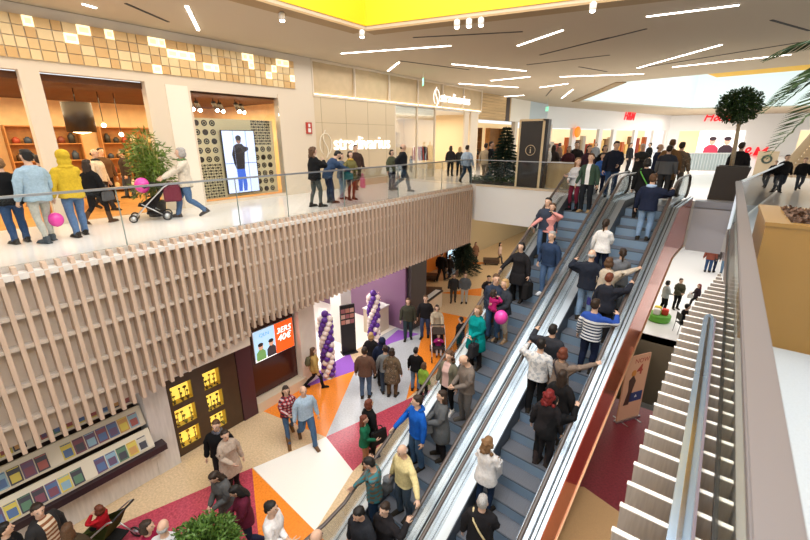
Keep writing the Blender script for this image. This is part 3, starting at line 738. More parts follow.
def escalator(uc, hw, label, outer):
    t = empty('escalator', (*e2w(uc, 0), 0), EA, label, 'escalator', None)
    for k in range(-3, NST+2):
        v1 = VT-k*TD; v0 = v1-TD; z = UP if k < 0 else max(UP-(k+1)*RISE, GZ)
        mb = MB(); mb.box((-.5, v0, z-.03), (.5, v1+.0, z), stepm)
        for j in range(24): mb.box((-.49+j*.0412, v0+.03, z), (-.49+j*.0412+.018, v1, z+.004), stepm)
        mb.box((-.5, v0-.002, z-RISE+.0), (.5, v0+.03, z-.03), riserm); mb.box((-.5, v0-.003, z-.012), (.5, v0+.02, z+.005), edgem); mb.box((-.5, v0-.002, z-.03), (.5, v0+.02, z-.012), riserm)
        mb.build('step', t)
    B0, T0 = VT-NST*TD, VT
    def prof(zl, zh, vb=-8.0, vt=6.45):
        # side outline: flat, incline, flat, between two heights above the step line
        lo = [(vb, GZ+zl), (B0-.15, GZ+zl), (T0+.1, UP+zl), (vt, UP+zl)]; hi = [(vb, GZ+zh), (B0-.15, GZ+zh), (T0-.1, UP+zh), (vt, UP+zh)]
        return lo+hi[::-1]
    for sx in (-1, 1):
        x = sx*hw
        nm = lambda pr, x0, x1, m, n: MB().extr([(x0, v, z) for v, z in pr], (x1-x0, 0, 0), m).build(n, t)
        nm(prof(-.25, .22), sx*.51, sx*.525, skirt, 'skirt_panel')
        nm(prof(.20, .235), sx*.525, x-.012*sx, deck, 'inner_deck')
        nm(prof(.22, .90, -7.5, 6.1), x-.006, x+.006, eglass, 'glass_panel')
        ow = .145 if sx == outer else .155
        nm(prof(.12, .16), x+.012*sx, x+ow*sx, deck, 'outer_deck')
        nm(prof(.16, .175), x+.062*sx, x+.08*sx, mat('deck_gap', (.02, .02, .022), .5), 'deck_joint')
        # handrail with its two newel loops
        pts = [(x, B0-1.05, GZ+.2), (x, B0-1.45, GZ+.26), (x, B0-1.63, GZ+.5), (x, B0-1.5, GZ+.8), (x, B0-1.2, GZ+.92), (x, B0-.4, GZ+.92), (x, B0+.1, GZ+1.02)]
        pts += [(x, B0+.1+(T0-B0-.3)*i/12, GZ+1.02+((T0-B0-.3)*i/12)*TAN) for i in range(1, 13)]
        pts += [(x, T0+.25, UP+.93), (x, 5.6, UP+.92), (x, 5.95, UP+.84), (x, 6.12, UP+.58), (x, 6.0, UP+.3), (x, 5.7, UP+.22)]
        MB().tube(pts, .04, handm, n=10, sy=.65).build('handrail', t)
    # truss: side cladding and underside
    a = hw+.15
    pr = [(-7.9, GZ-.02), (-7.9, GZ+.12), (B0-.15, GZ+.12), (T0+.1, UP+.12), (6.4, UP+.12), (6.4, UP-1.45), (T0+.75, UP-1.45), (B0+2.05, GZ-.02)]
    xs = a-.012 if outer > 0 else -a
    MB().extr([(xs, v, z) for v, z in pr], (.012, 0, 0), clad).build('side_cladding', t)
    lo = [(B0+2.05, GZ-.02), (T0+.75, UP-1.45), (6.4, UP-1.45), (6.4, UP-1.41), (T0+.75, UP-1.41), (B0+2.1, GZ)]
    MB().extr([(-a, v, z) for v, z in lo], (2*a, 0, 0), mat('truss_soffit', H('#c9b8a8'), .4)).build('soffit', t)
    if outer > 0: MB().extr([(xs+.013, v, z-1.0 if False else z) for v, z in [(B0+2.0, GZ), (T0+.7, UP-1.45), (6.4, UP-1.45), (6.4, UP-1.51), (T0+.7, UP-1.51), (B0+2.12, GZ)]], (.02, 0, 0), mat('edge_trim', H('#d9b48a'), .3, .6)).build('edge_trim', t)
    for v0, z in ((-7.9, GZ), (T0+1.25, UP)):
        MB().box((-.5, v0, z), (.5, v0+(1.3 if v0 > 0 else 1.3), z+.008), mat('comb_plate', (.45, .46, .47), .35, .9)).build('landing_plate', t)
    return t
escalator(-.83, .665, 'left escalator, carrying people down towards the photographer', -1)
escalator(.86, .70, 'right escalator, carrying people up with their backs turned', 1)
# ================================================================== upper shops on the left
XW = -12.6
front = mat('shopfront_white', H('#dccdb8'), .5)
gold = [mat('frieze_gold_a', H('#dcb981'), .5, .1), mat('frieze_gold_b', H('#e6ca98'), .5, .1), mat('frieze_gold_c', H('#d1a86e'), .5, .1)]
litf = lit('frieze_lit', (1., .84, .52), 1.05); litf2 = lit('frieze_lit_core', (1., .72, .36), .8)
struct(MB().box((XW-.2, -6, 8.62), (XW, 10.3, CEIL-.07), front).build('wall_left'))
mb = MB(); mb.box((XW, -5.9, 8.84), (XW+.02, 10.0, 9.72), mat('frieze_back', H('#d9cbb6'), .6))
y = -5.9
while y < 9.9:
    wdt = random.choice([.2, .2, .24, .28]); 
    for k in range(4):
        r = random.random(); mm = litf if r < .16 else random.choice(gold)
        z = 8.85+k*.219; mb.box((XW+.02, y+.012, z), (XW+.06, min(y+wdt, 9.98)-.012, z+.2), mm)
        if r < .16: mb.box((XW+.06, y+.05, z+.05), (XW+.066, min(y+wdt, 9.98)-.05, z+.15), litf2)
    y += wdt
struct(mb.build('trim_8'))
m = MB()
for a, b in ((-3.6, -3.2), (2.54, 2.9), (5.05, 6.22), (9.2, 10.75)): m.box((XW-.25, a, UP), (XW+.02, b, 8.62), front)
m.box((XW-.2, 10.3, 8.62), (XW, 10.78, CEIL-.07), front)
struct(m.build('wall_left'))
struct(MB().box((XW+.02, 5.55, UP), (XW+.04, 6.15, 8.6), mat('shutter_white', H('#efe4d4'), .5)).build('door_1'))
# shop interior
warm = mat('shop_wall_warm', H('#f3d2a0'), .7, var=.08, vscale=3)
struct(MB().box((-19.2, -5.8, UP), (-19.0, 10.3, 8.6), warm).box((-19, 10.1, UP), (XW-.2, 10.25, 8.6), warm).build('wall_shop'))
struct(MB().box((-19.2, -5.8, 8.45), (XW-.2, 10.2, 8.6), mat('shop_ceiling', H('#5a3418'), .7, var=.15, vscale=2)).build('ceiling'))
goods = [H(c) for c in ('#7a3b2a', '#c9a25e', '#3b4a5e', '#efe2c4', '#a8482f', '#58442f', '#d8c08a', '#30302e')]
def shelf_unit(x, y0, y1, z1, label, depth=.4, rows=4, facing=1, base=UP, m=None):
    t = empty('display_shelf', (x, (y0+y1)/2, base), 0, label, 'shelf')
    h = (y1-y0)/2; wd = m or mat('shelf_wood', H('#b98148'), .5, var=.15, vscale=6); hh = z1-base
    MB().box((-.03, -h, 0), (0, h, hh), wd).build('back_panel', t)
    for s in (-h, h-.03): MB().box((0, s, 0), (depth*facing, s+.03, hh), wd).build('side_panel', t)
    for k in range(rows+1): MB().box((0, -h+.03, .1+k*(hh-.14)/rows), (depth*facing, h-.03, .13+k*(hh-.14)/rows), wd).build('shelf_board', t)
    return t
def goods_row(t, y0, y1, x, z, n, hmax, name, label, group, cat, lo=.5):
    w_ = (y1-y0)/n
    for i in range(n):
        hgt = hmax*random.uniform(lo, 1); c = random.choice(goods)
        o = MB().lathe([(w_*.34, 0), (w_*.36, hgt*.7), (w_*.2, hgt*.85), (w_*.16, hgt)], mat('good_%02x%02x%02x' % tuple(int(v*255) for v in c), c, .5), n=8).build(name, None, (x, y0+w_*(i+.5), z))
        tag(o, label, cat, group)
for k, (y0, y1, lb) in enumerate(((-3.0, -.4, 'wooden display shelf at the far left inside the warm lit shop'), (.4, 2.6, 'wooden display shelf in the left opening of the warm lit shop'), (3.0, 5.0, 'wooden display shelf behind the lantern in the warm lit shop'), (5.6, 9.5, 'wide wooden display shelf behind the shop window screens'))):
    t = shelf_unit(-18.9, y0, y1, 7.6, lb)
    for r in range(4): goods_row(t, y0+.1, y1-.1, -18.7, UP+.132+r*(7.6-UP-.14)/4, int((y1-y0)/.3), .36, 'vase', 'small jar on the wooden shop shelf'+(' nearest the left edge', ' in the left opening', ' behind the lantern', ' behind the screens')[k], 'jars on shop shelf '+('by the left edge', 'in the left opening', 'behind the lantern', 'behind the screens')[k], 'vase')
tb = empty('display_table', (-15.2, 3.6, UP), 0, 'low wooden display table inside the shop entrance', 'table')
MB().box((-.5, -.8, .8), (.5, .8, .86), mat('shelf_wood', H('#b98148'), .5)).build('tabletop', tb)
for a in (-.45, .4):
    for b in (-.75, .7): MB().box((a, b, 0), (a+.05, b+.05, .8), mat('shelf_wood', H('#b98148'), .5)).build('leg', tb)
# lantern
t = empty('hanging_lantern', (-14, 3.83, 7.3), 0, 'big black drum lantern hanging in the shop entrance', 'lantern')
MB().lathe([(.33, .05), (.33, .8), (.31, .8), (.31, .05)], mat('lantern_black', H('#33261c'), .4, .3), n=24).build('drum', t)
MB().lathe([(.0, .3), (.2, .26), (.25, .16), (.2, .04), (0, .0)], lit('lantern_lamp', (1., .72, .35), 6.), n=16).build('lamp', t)
MB().tube([(0, 0, .8), (0, 0, 1.15)], .012, black).build('cord', t)
for k, (py, pz, ln) in enumerate(((3.3, 7.9, .5), (4.55, 7.55, .9), (1.4, 7.7, .7), (.7, 7.5, .9), (4.95, 7.3, 1.1))):
    t = empty('pendant_lamp', (-14.6, py, pz), 0, 'small bright pendant bulb %s' % ('left of the drum lantern', 'right of the drum lantern', 'in the left opening, right one', 'in the left opening, left one', 'near the entrance palm')[k], 'lamp', 'pendant bulbs in the shop')
    MB().tube([(0, 0, .1), (0, 0, 8.45-pz)], .01, black).build('cord', t); MB().ball((0, 0, 0), .06, lit('bulb', (1, .8, .55), 14)).build('bulb', t)
for k in range(7):
    t = empty('track_spot', (-14.3+.35*(k % 2), 6.4+k*.4, 8.1), 0, 'tilted track spot lamp over the shop window, number %s from the left' % ('one', 'two', 'three', 'four', 'five', 'six', 'seven')[k], 'spotlight', 'track spots over the shop window')
    MB().tube([(0, 0, .25), (.1, .05, 0)], .07, mat('spot_body', H('#4a4038'), .4, .5)).build('lamp_body', t); MB().tube([(0, 0, .25), (0, 0, .35)], .015, black).build('stem', t)
    MB().ball((.11, .055, -.02), .06, spotm).build('lamp_lens', t)
# wall lettering inside the shop
tl = link('wall_lettering', text_mesh('THE\nGLASS\nROOM', .22, black)) if False else None
# shop window with pierced screens and the large picture screen
struct(MB().box((XW-.1, 6.22, UP), (XW, 9.2, UP+.1), front).box((XW-.1, 6.22, 8.5), (XW, 9.2, 8.62), front).build('window_1'))
o = MB().box((XW-.012, 6.24, UP+.1), (XW, 9.18, 8.5), glass).build('window_1'); struct(o)
t = empty('screen_panel', (XW-.35, 7.7, UP), 0, 'cream shop window panel pierced with rows of round ornaments', 'screen panel')
MB().box((-.03, -1.42, .12), (0, 1.42, 2.58), mat('screen_cream', H('#efdfb6'), .5)).build('panel', t)
orn = mat('ornament_dark', H('#3a2a1c'), .5)
def ring(mb, x, y, z, r, solid, m):
    n = 12; vs = []; fs = []
    ri = 0 if solid else r*.62
    for k in range(n):
        a = 2*PI*k/n
        for rr, xx in ((r, x), (ri, x), (r, x+.012), (ri, x+.012)): vs.append((xx, y+rr*math.cos(a), z+rr*math.sin(a)))
    for k in range(n):
        q = 4*((k+1) % n); p = 4*k; fs += [(p+2, p+3, q+3, q+2), (p, p+2, q+2, q), (p+1, q+1, q+3, p+3)]
    mb.add(vs, fs, m)
mb = MB()
for i, yy in enumerate((-1.27, -1.02, -.77, .68, .93, 1.18)):
    for j in range(9):
        zz = .28+j*.27; lattice = (j < 4 and i < 3) or (j > 5 and i >= 3)
        if lattice:
            for a in range(3):
                for b in range(3): ring(mb, 0, yy-.08+a*.08, zz-.09+b*.09, .034, (a+b+i) % 2 == 0, orn)
        else:
            ring(mb, 0, yy, zz, .09, (i+j) % 4 == 0, orn)
            if (i+j) % 4: ring(mb, 0, yy, zz, .035, True, orn)
mb.build('ornaments', t)
t = empty('video_screen', (XW-.2, 7.68, UP), 0, 'tall video screen in the shop window showing a man in a dark jacket', 'screen')
fr_ = MB().box((-.06, -.58, .24), (0, .58, 2.24), black).build('frame', t)
scr = lit('screen_blue', H('#c9d3f4'), .9)
MB().box((0, -.56, .26), (.006, .56, 2.22), scr).build('picture', fr_)
fig = MB(); fb = lambda y0, z0, y1, z1, m: fig.extr([(.0065, y0, z0), (.0065, y1, z0), (.0065, y1, z1), (.0065, y0, z1)], (.002, 0, 0), m)
scd, scb, scs, sci = [lit('scr_%d' % i, c, .7) for i, c in enumerate((H('#2c2628'), H('#3f63c8'), H('#8a6a5c'), H('#f0f3fc')))]
fb(.24, .26, .27, 2.22, lit('scr_5', H('#98a4c8'), .7)); fb(-.2, .26, -.18, 2.22, lit('scr_5', H('#98a4c8'), .7))
fig.extr([(.0065, y, z) for y, z in ((-.26,1.2),(-.3,1.5),(-.22,1.75),(-.1,1.82),(.08,1.82),(.16,1.74),(.3,1.7),(.3,1.62),(.16,1.55),(.12,1.2),(.1,1.02),(-.2,1.02))], (.002, 0, 0), scd)
fig.extr([(.0065, y, z) for y, z in ((-.19,1.02),(.1,1.02),(.13,.5),(.1,.3),(-.02,.3),(-.02,.7),(-.08,.3),(-.2,.3))], (.002, 0, 0), scb)
fig.extr([(.0066, -.02+.09*math.cos(a), 1.94+.12*math.sin(a)) for a in [R(20*k) for k in range(18)]], (.0025, 0, 0), scs)
fig.extr([(.0067, -.02+.1*math.cos(a), 2.0+.085*math.sin(a)) for a in [R(20*k) for k in range(18)]], (.003, 0, 0), scd)
fig.build('figure', t); MB().box((.008, -.56, 1.2), (.012, .56, 1.215), scd).build('joint', t)
o = tag(MB().box((XW-.05, 10.3-.0, 7.35), (XW+.05, 10.55, 7.75), mat('sign_red', H('#b5301f'), .5)).build('fire_sign', None, (.02, 0, 0)), 'small red fire equipment sign on the white pier left of the first shop sign', 'sign')
o = MB().box((XW+.072, 10.36, 7.4), (XW+.076, 10.49, 7.54), white).box((XW+.072, 10.38, 7.58), (XW+.076, 10.47, 7.7), white).build('pictogram', o); o.matrix_parent_inverse = Matrix.Translation((-.02, 0, 0))
# ---- boutique with the two illuminated signs
beige = mat('boutique_beige', H('#d3bf9f'), .5); brushed = mat('boutique_brushed', H('#c3ab86'), .4, .3, var=.06, vscale=3)
m = MB(); m.box((XW-.15, 10.75, UP), (XW, 15.55, 8.72), beige)
for yy in (11.1, 12.4, 13.7, 14.9): m.box((XW, yy, UP), (XW+.004, yy+.015, 8.72), mat('groove', H('#a8967a'), .6))
m.box((XW, 10.8, 7.75), (XW+.004, 15.5, 7.765), mat('groove', H('#a8967a'), .6))
struct(m.build('wall_boutique'))
m = MB(); m.box((XW-.25, 10.75, 8.72), (XW-.06, 24.0, CEIL-.07), brushed)
for k in range(7): yy = 10.75+k*2.2; m.box((XW-.06, yy, 8.72), (XW+.02, yy+.06, CEIL-.07), front)
m.box((XW-.06, 10.75, 9.86), (XW+.03, 24, CEIL-.07), cream)
m.box((XW-.06, 10.75, 8.66), (XW+.03, 24, 8.74), cream)
struct(m.build('wall_boutique'))
struct(MB().box((XW-.05, 10.85, 8.742), (XW+.0, 23.9, 8.762), lit('cove_lamp', (1., .85, .6), 5)).build('trim_9'))
signw = lit('sign_white', (1, .98, .95), 1.0)
def shop_sign(y0, zc, size, label, xp):
    t = empty('illuminated_sign', (xp, y0, zc), 0, label, 'sign')
    put_text('lettering', 'stradivarius', size, signw, (0, .32*size/.6, 0), (0, 1, 0), parent=t, depth=.03, align='LEFT', bold=.0, width=1.0)
    mb = MB(); rr = size*.55; em = signw if xp > XW+.06 else mat('emblem_cream', H('#eadfca'), .4)
    pts = [(0, -.02*0+math.cos(a)*rr*.72*(1-.0), size*.28+math.sin(a)*rr) for a in [R(x) for x in range(-60, 241, 20)]]
    mb.tube(pts, .02, em, n=6)
    mb.tube([(0, math.sin(a*1.0)*rr*.28, size*.28+(a/PI-1)*rr*1.25) for a in [i*2*PI/20 for i in range(21)]], .024, em, n=6)
    mb.build('emblem', t)
    return t
shop_sign(11.2, 6.75, .76, 'illuminated white shop name on the beige wall with an emblem', XW+.05)
shop_sign(18.9, 9.02, .68, 'illuminated white shop name on the brushed fascia above the boutique door', XW+.065)
inner = mat('boutique_inner', H('#f0d9b4'), .6)
struct(MB().box((-18.6, 15.4, UP), (-18.5, 24, 8.7), inner).box((-18.5, 15.4, UP), (XW-.15, 15.5, 8.7), inner).box((-18.5, 23.8, UP), (XW-.15, 23.95, 8.7), inner).build('wall_boutique'))
struct(MB().box((-18.6, 15.4, 8.6), (XW-.1, 24, 8.7), white).build('ceiling'))
m = MB()
for yy in (15.55, 17.3, 18.9, 22.0, 22.75): m.box((XW-.1, yy, UP), (XW, yy+(.06 if yy < 22 else .5 if yy < 22.5 else .8), 8.66), front)
struct(m.build('window_2'))
struct(MB().box((XW-.05, 15.6, UP), (XW-.04, 18.9, 8.6), glass).build('window_2'))
for k in range(3):
    yy = 16.2+k*2.5; t = empty('clothes_rack', (-15.2-.6*(k % 2), yy, UP), 0, 'chrome clothes rack in the boutique, %s from the left' % ('first', 'second', 'third')[k], 'clothes rack')
    MB().tube([(0, -.7, .02), (0, -.7, 1.5), (0, .7, 1.5), (0, .7, .02)], .018, chrome).build('rail', t)
    for s in (-.7, .7): MB().box((-.2, s-.02, 0), (.2, s+.02, .03), chrome).build('foot', t)
    for j in range(9):
        c = random.choice(goods+[(.8, .76, .7), (.55, .1, .1), (.02, .02, .02)])
        o = MB().extr([(-.02, -.2, 0), (-.02, .2, 0), (-.02, .14, .72), (-.02, .05, .8), (-.02, -.05, .8), (-.02, -.14, .72)], (.05, 0, 0), cloth(c)).build('garment')
        o.rotation_euler = (0, 0, PI/2); o.location = (-15.2-.6*(k % 2), yy-.6+j*.15, UP+.68)
        tag(o, 'garment hanging on the %s clothes rack of the boutique' % ('first', 'second', 'third')[k], 'garment', 'garments on the %s rack' % ('first', 'second', 'third')[k])
for k in range(3):
    t = shelf_unit(-18.4, 16+k*2.4, 18+k*2.4, 7.6, 'pale wall shelf at the back of the boutique, %s from the left' % ('first', 'second', 'third')[k], m=mat('pale_shelf', H('#e8d3ae'), .5), rows=3)
# exit signs hung from the ceiling
exg = lit('exit_green', H('#7fe0b4'), 1.2)
def exit_sign(px, py, z, x, label):
    X, Y, Z = atx(px, py, x); t = empty('exit_sign', (X, Y, Z), R(-50), label, 'sign')
    MB().box((-.22, -.02, -.14), (.22, .02, .14), exg).build('panel', t)
    MB().box((-.08, -.024, -.09), (.0, -.02, .09), white).box((.03, -.024, -.03), (.14, -.02, .03), white).build('pictogram', t)
    MB().tube([(0, 0, .14), (0, 0, max(.2, z-Z))], .01, steel).build('stem', t)
exit_sign(423, 82, CEIL-.06, -11.2, 'small green exit sign hanging in front of the boutique')
exit_sign(547, 109, CEIL-.06, -11, 'small green exit sign hanging behind the information totem')
# ---- next shop front, beyond the corner
m = MB(); m.box((-13.4, 24.0, 8.35), (-13.1, 31, CEIL-.07), mat('plank_front', H('#c9a877'), .6, var=.2, vscale=1.2, stretch=(1, .3, 6)))
for k in range(9): m.box((-13.1, 24, 8.4+k*.18), (-13.09, 28.6, 8.41+k*.18), mat('plank_gap', H('#7d5b36'), .7))
for a, b, c in ((28.6, 29.2, '#3a2a22'), (29.4, 33, '#f2e9da'), (33, 37, '#c6d2d6')): m.box((-13.4, a, 8.35), (-13.08, b, CEIL-.07), mat('front_'+c[1:], H(c), .5))
for a, b in ((24, 24.5), (30.4, 30.9), (37, 38.6)): m.box((-13.4, a, UP), (-13.1, b, 8.35), front)
struct(m.build('wall_shop'))
struct(MB().box((-17, 24, UP), (-16.9, 38.5, 8.4), lit('shop_back_glow', H('#f2d29a'), .55)).build('wall_shop'))  # emissive back wall stands in for the light inside this shop
for k in range(3): t = shelf_unit(-16.8, 25+k*4, 27.6+k*4, 8.0, 'backlit shelf deep in the plank fronted shop, %s' % ('nearest', 'middle one', 'farthest')[k], rows=5); goods_row(t, 25.1+k*4, 27.5+k*4, -16.6, UP+.7, 7, .4, 'vase', 'small jar on the backlit shelf deep in the plank shop, %s shelf' % ('nearest', 'middle', 'farthest')[k], 'jars in plank shop %s' % ('near', 'middle', 'far')[k], 'vase')
# ---- far shops: two walls that meet in a corner
A2, B2, C2 = Vector((-13.9, 38.4)), Vector((-6.84, 64.8)), Vector((14, 68.6))
def onwall(px, py, A, B, off=0.):
    r = ray(px, py); d = (B-A).normalized(); n = Vector((d.y, -d.x)); t = (A+n*off).dot(n)/(r[0]*n.x+r[1]*n.y); return Vector((r[0]*t, r[1]*t, CZ+r[2]*t)), d, n
farw = mat('far_fascia', H('#fbf9f6'), .5); inside = lit('far_shop_glow', H('#f7ddb0'), .75)  # far shop back walls glow themselves, in place of interior lighting
def wallbox(mb, A, B, s0, s1, z0, z1, o0, o1, m):
    d = (B-A).normalized(); n = Vector((d.y, -d.x)); q = [A+d*s0+n*o0, A+d*s1+n*o0, A+d*s1+n*o1, A+d*s0+n*o1]; mb.prism([tuple(v) for v in q], z0, z1, m)
m = MB()
for A, B in ((A2, B2), (B2, C2)): wallbox(m, A, B, 0, (B-A).length, 8.1, CEIL-.07, -.3, 0, farw)
struct(m.build('wall_far'))
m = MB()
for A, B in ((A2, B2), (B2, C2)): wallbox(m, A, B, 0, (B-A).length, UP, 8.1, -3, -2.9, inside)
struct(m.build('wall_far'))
m = MB()
for s in (0, 5, 10, 13, 18, 23, 26.6): wallbox(m, A2, B2, s, s+.7, UP, 8.1, -.3, 0, farw)
wallbox(m, B2, C2, 0, 1.2, UP, 8.1, -.3, 0, farw); wallbox(m, B2, C2, 3.6, 13, UP, 8.1, -.3, 0, farw)
struct(m.build('wall_far'))
bc = ['#e8a24a', '#c86a3a', '#f0c878', '#8a6a48', '#d8d0c0', '#b04a38']
for k in range(26):
    s = .8+k*1.0; p = A2+(B2-A2).normalized()*s; d = (B2-A2).normalized(); n = Vector((d.y, -d.x)); q = p-n*2.2
    o = MB().box((-.3, -.2, 0), (.3, .2, random.uniform(1.2, 2.3)), mat('far_rack_%d' % (k % 6), H(bc[k % 6]), .6)).box((-.33, -.23, 0), (.33, .23, .08), steel).build('clothes_stand', None, (q.x, q.y, UP))
    o.rotation_euler = (0, 0, math.atan2(d.y, d.x)); tag(o, 'stand of goods inside the far lit shops beyond the escalators', 'display stand', 'stands in the far shops')
hmr = lit('letters_red', H('#e01020'), .9)
for (px, py, A, B, sz, lb) in ((629, 120, A2, B2, 1.25, 'red letters on the far white fascia above the escalator crowd'), (717, 121, B2, C2, 1.5, 'red letters on the far fascia half hidden by the topiary tree'), (745, 158, B2, C2, 1.9, 'large red letters low on the far wall right of the topiary trunk')):
    p, d, n = onwall(px, py, A, B, .06); t = empty('illuminated_sign', p, 0, lb, 'sign')
    put_text('lettering', 'H&M', sz, hmr, (0, 0, 0), (d.x, d.y, 0), parent=t, depth=.03, shear=.25, bold=.012, width=.9)
p, d, n = onwall(577, 132, A2, B2, .3); o = MB().lathe([(.02, 0), (.5, .02), (.5, .1), (.02, .12)], lit('orange_disc', H('#f07a20'), .9), n=24).build('round_sign', None, p)
o.rotation_euler = Vector((n.x, n.y, 0)).to_track_quat('Z', 'Y').to_euler(); tag(o, 'round orange disc in the far shop front above the information desk', 'sign')
p, d, n = onwall(719, 147, B2, C2, .08); t = empty('poster', p, math.atan2(d.y, d.x), 'large lit poster of two people in red on the far wall', 'poster')
MB().box((-2.3, -.02, -1.9), (2.3, .02, 1.9), lit('poster_white', H('#fbf6f4'), .9)).build('sheet', t)
mb = MB(); pr, pd_, ps = lit('poster_red', H('#b4344c'), .8), lit('poster_dark', H('#3a2630'), .6), lit('poster_skin', H('#e2a890'), .8)
for cx, c2 in ((-.8, pr), (.7, pd_)):
    mb.extr([(cx+x, -.025, z) for x, z in ((-.8,-1.0),(-.7,-.1),(-.3,.25),(.3,.25),(.7,-.1),(.8,-1.0))], (0, -.01, 0), c2)
    mb.extr([(cx+.33*math.cos(a), -.03, .7+.45*math.sin(a)) for a in [R(24*k) for k in range(15)]], (0, -.01, 0), ps)
    mb.extr([(cx+.38*math.cos(a), -.035, .98+.25*math.sin(a)) for a in [R(24*k) for k in range(15)]], (0, -.01, 0), pd_)
mb.extr([(x, -.03, z) for x, z in ((.1,-1.9),(2.2,-1.9),(2.2,-1.0),(.1,-1.0))], (0, -.01, 0), lit('poster_teal', H('#5aa0b0'), .7)); mb.build('picture', t)
# barred guard on the far side of the upper void
a, b = Vector(at(664, 172, UP)), Vector(at(740, 173, UP)); d = (b-a); t = empty('balustrade', (*a, UP), math.atan2(d.y, d.x), 'pale barred balustrade on the far side behind the topiary tree', 'balustrade')
MB().box((0, -.03, 1.1), (d.length, .03, 1.16), white).build('handrail', t); MB().box((0, -.02, .1), (d.length, .02, .15), white).build('bottom_rail', t)
for k in range(26): MB().box((k*d.length/26+.02, -.012, .15), (k*d.length/26+.06, .012, 1.1), mat('bar_pale', H('#dfe4e4'), .4)).build('bar', t)
MB().box((0, .06, .1), (d.length, .07, 1.1), mat('bar_back', H('#ccd6d6'), .4)).build('panel', t)

# ---- things on the upper floor
cream2 = mat('totem_frame', H('#e8d4ae'), .5)
xa, ya, _ = aty(515.5, 190, 16.95); xb = aty(541, 193, 16.95)[0]; zt = aty(516, 121, 16.95)[2]
t = empty('information_totem', ((xa+xb)/2, 17.1, UP), 0, 'tall black information totem with a cream frame and a round i', 'totem')
hw_ = (xb-xa)/2; hh = zt-UP
MB().box((-hw_, -.15, 0), (hw_-.08, .15, hh), mat('totem_black', H('#2b2522'), .35)).build('panel', t)
MB().box((-hw_-.06, -.17, 0), (-hw_+.02, .1, hh+.05), cream2).box((hw_-.2, -.17, 0), (hw_-.1, .1, hh+.05), cream2).box((-hw_, -.17, hh-.02), (hw_-.1, .1, hh+.06), cream2).build('frame', t)
MB().box((hw_-.1, -.16, 0), (hw_+.02, .16, hh+.04), mat('totem_side', H('#241d1b'), .3)).build('side_panel', t)
mb = MB(); pts = [(-.06+.2*math.cos(a), -.16, 1.52+.2*math.sin(a)) for a in [R(15*k) for k in range(25)]]
mb.tube(pts, .012, cream2, n=6); mb.box((-.075, -.165, 1.42), (-.045, -.155, 1.56), cream2); mb.box((-.09, -.165, 1.41), (-.03, -.155, 1.43), cream2); mb.box((-.09, -.165, 1.55), (-.045, -.155, 1.565), cream2); mb.ball((-.06, -.16, 1.62), .022, cream2, 8, 6); mb.build('emblem', t)
x0, y0, _ = aty(545, 188, 17.5); x1 = aty(583, 190, 17.5)[0]
t = empty('information_desk', ((x0+x1)/2, 17.8, UP), 0, 'plain wooden information desk behind the top of the left escalator', 'desk'); hw_ = (x1-x0)/2
MB().box((-hw_, -.3, 0), (hw_, .3, 1.0), mat('desk_wood', H('#b9a27a'), .5, var=.08, vscale=6, stretch=(1, 1, .2))).build('body', t); MB().box((-hw_-.03, -.33, 1.0), (hw_+.03, .33, 1.04), mat('desk_top', H('#8c7450'), .4)).build('worktop', t)
x0, y0, _ = aty(470, 188, 17.0); x1 = aty(513, 190, 17.0)[0]
leafm = [mat('leaf_dark', H('#2f4a22'), .5, var=.3, vscale=9), mat('leaf_mid', H('#4f6f2a'), .5, var=.3, vscale=9), mat('leaf_palm', H('#667f2c'), .45, var=.3, vscale=9), mat('leaf_fir', H('#1d3526'), .6, var=.3, vscale=9)]
bark = mat('bark', H('#6b5138'), .8, var=.2, vscale=20)
def leaf_np(P, D, L, Wd, m, name, parent=None, up=None):
    """many small pointed leaves in one mesh: position, direction, length, width"""
    n = len(P); rnd = rng.normal(size=(n, 3)); S = np.cross(D, rnd); S /= np.linalg.norm(S, axis=1, keepdims=True)+1e-9
    L = np.broadcast_to(L, n)[:, None]; Wd = np.broadcast_to(Wd, n)[:, None]; N = np.cross(S, D)
    V = np.stack([P, P+D*L*.5+S*Wd*.5+N*L*.06, P+D*L, P+D*L*.5-S*Wd*.5+N*L*.06], 1).reshape(-1, 3)
    I = np.arange(n)[:, None]*4; T = np.concatenate([I+0, I+1, I+2, I+0, I+2, I+3], 1).ravel().astype(np.int32)
    o = link(name, mesh_np(name, V, T, m), parent); o.data.polygons.foreach_set('use_smooth', np.zeros(len(T)//3, bool)); return o
def dirs(n): v = rng.normal(size=(n, 3)); return v/np.linalg.norm(v, axis=1, keepdims=True)
def crown(t, c, r, n, L, m, name='foliage'):
    D = dirs(n); rad = (rng.random(n)**.35)[:, None]; lump = 1+.12*np.sin(D[:, :1]*7+D[:, 1:2]*5)*np.cos(D[:, 2:]*6)
    P = np.array(c)+D*rad*np.array(r)*lump; Dd = D*.7+dirs(n)*.7; Dd /= np.linalg.norm(Dd, axis=1, keepdims=True)
    return leaf_np(P, Dd, L*(.7+.6*rng.random(n)), L*.5, m, name, t)
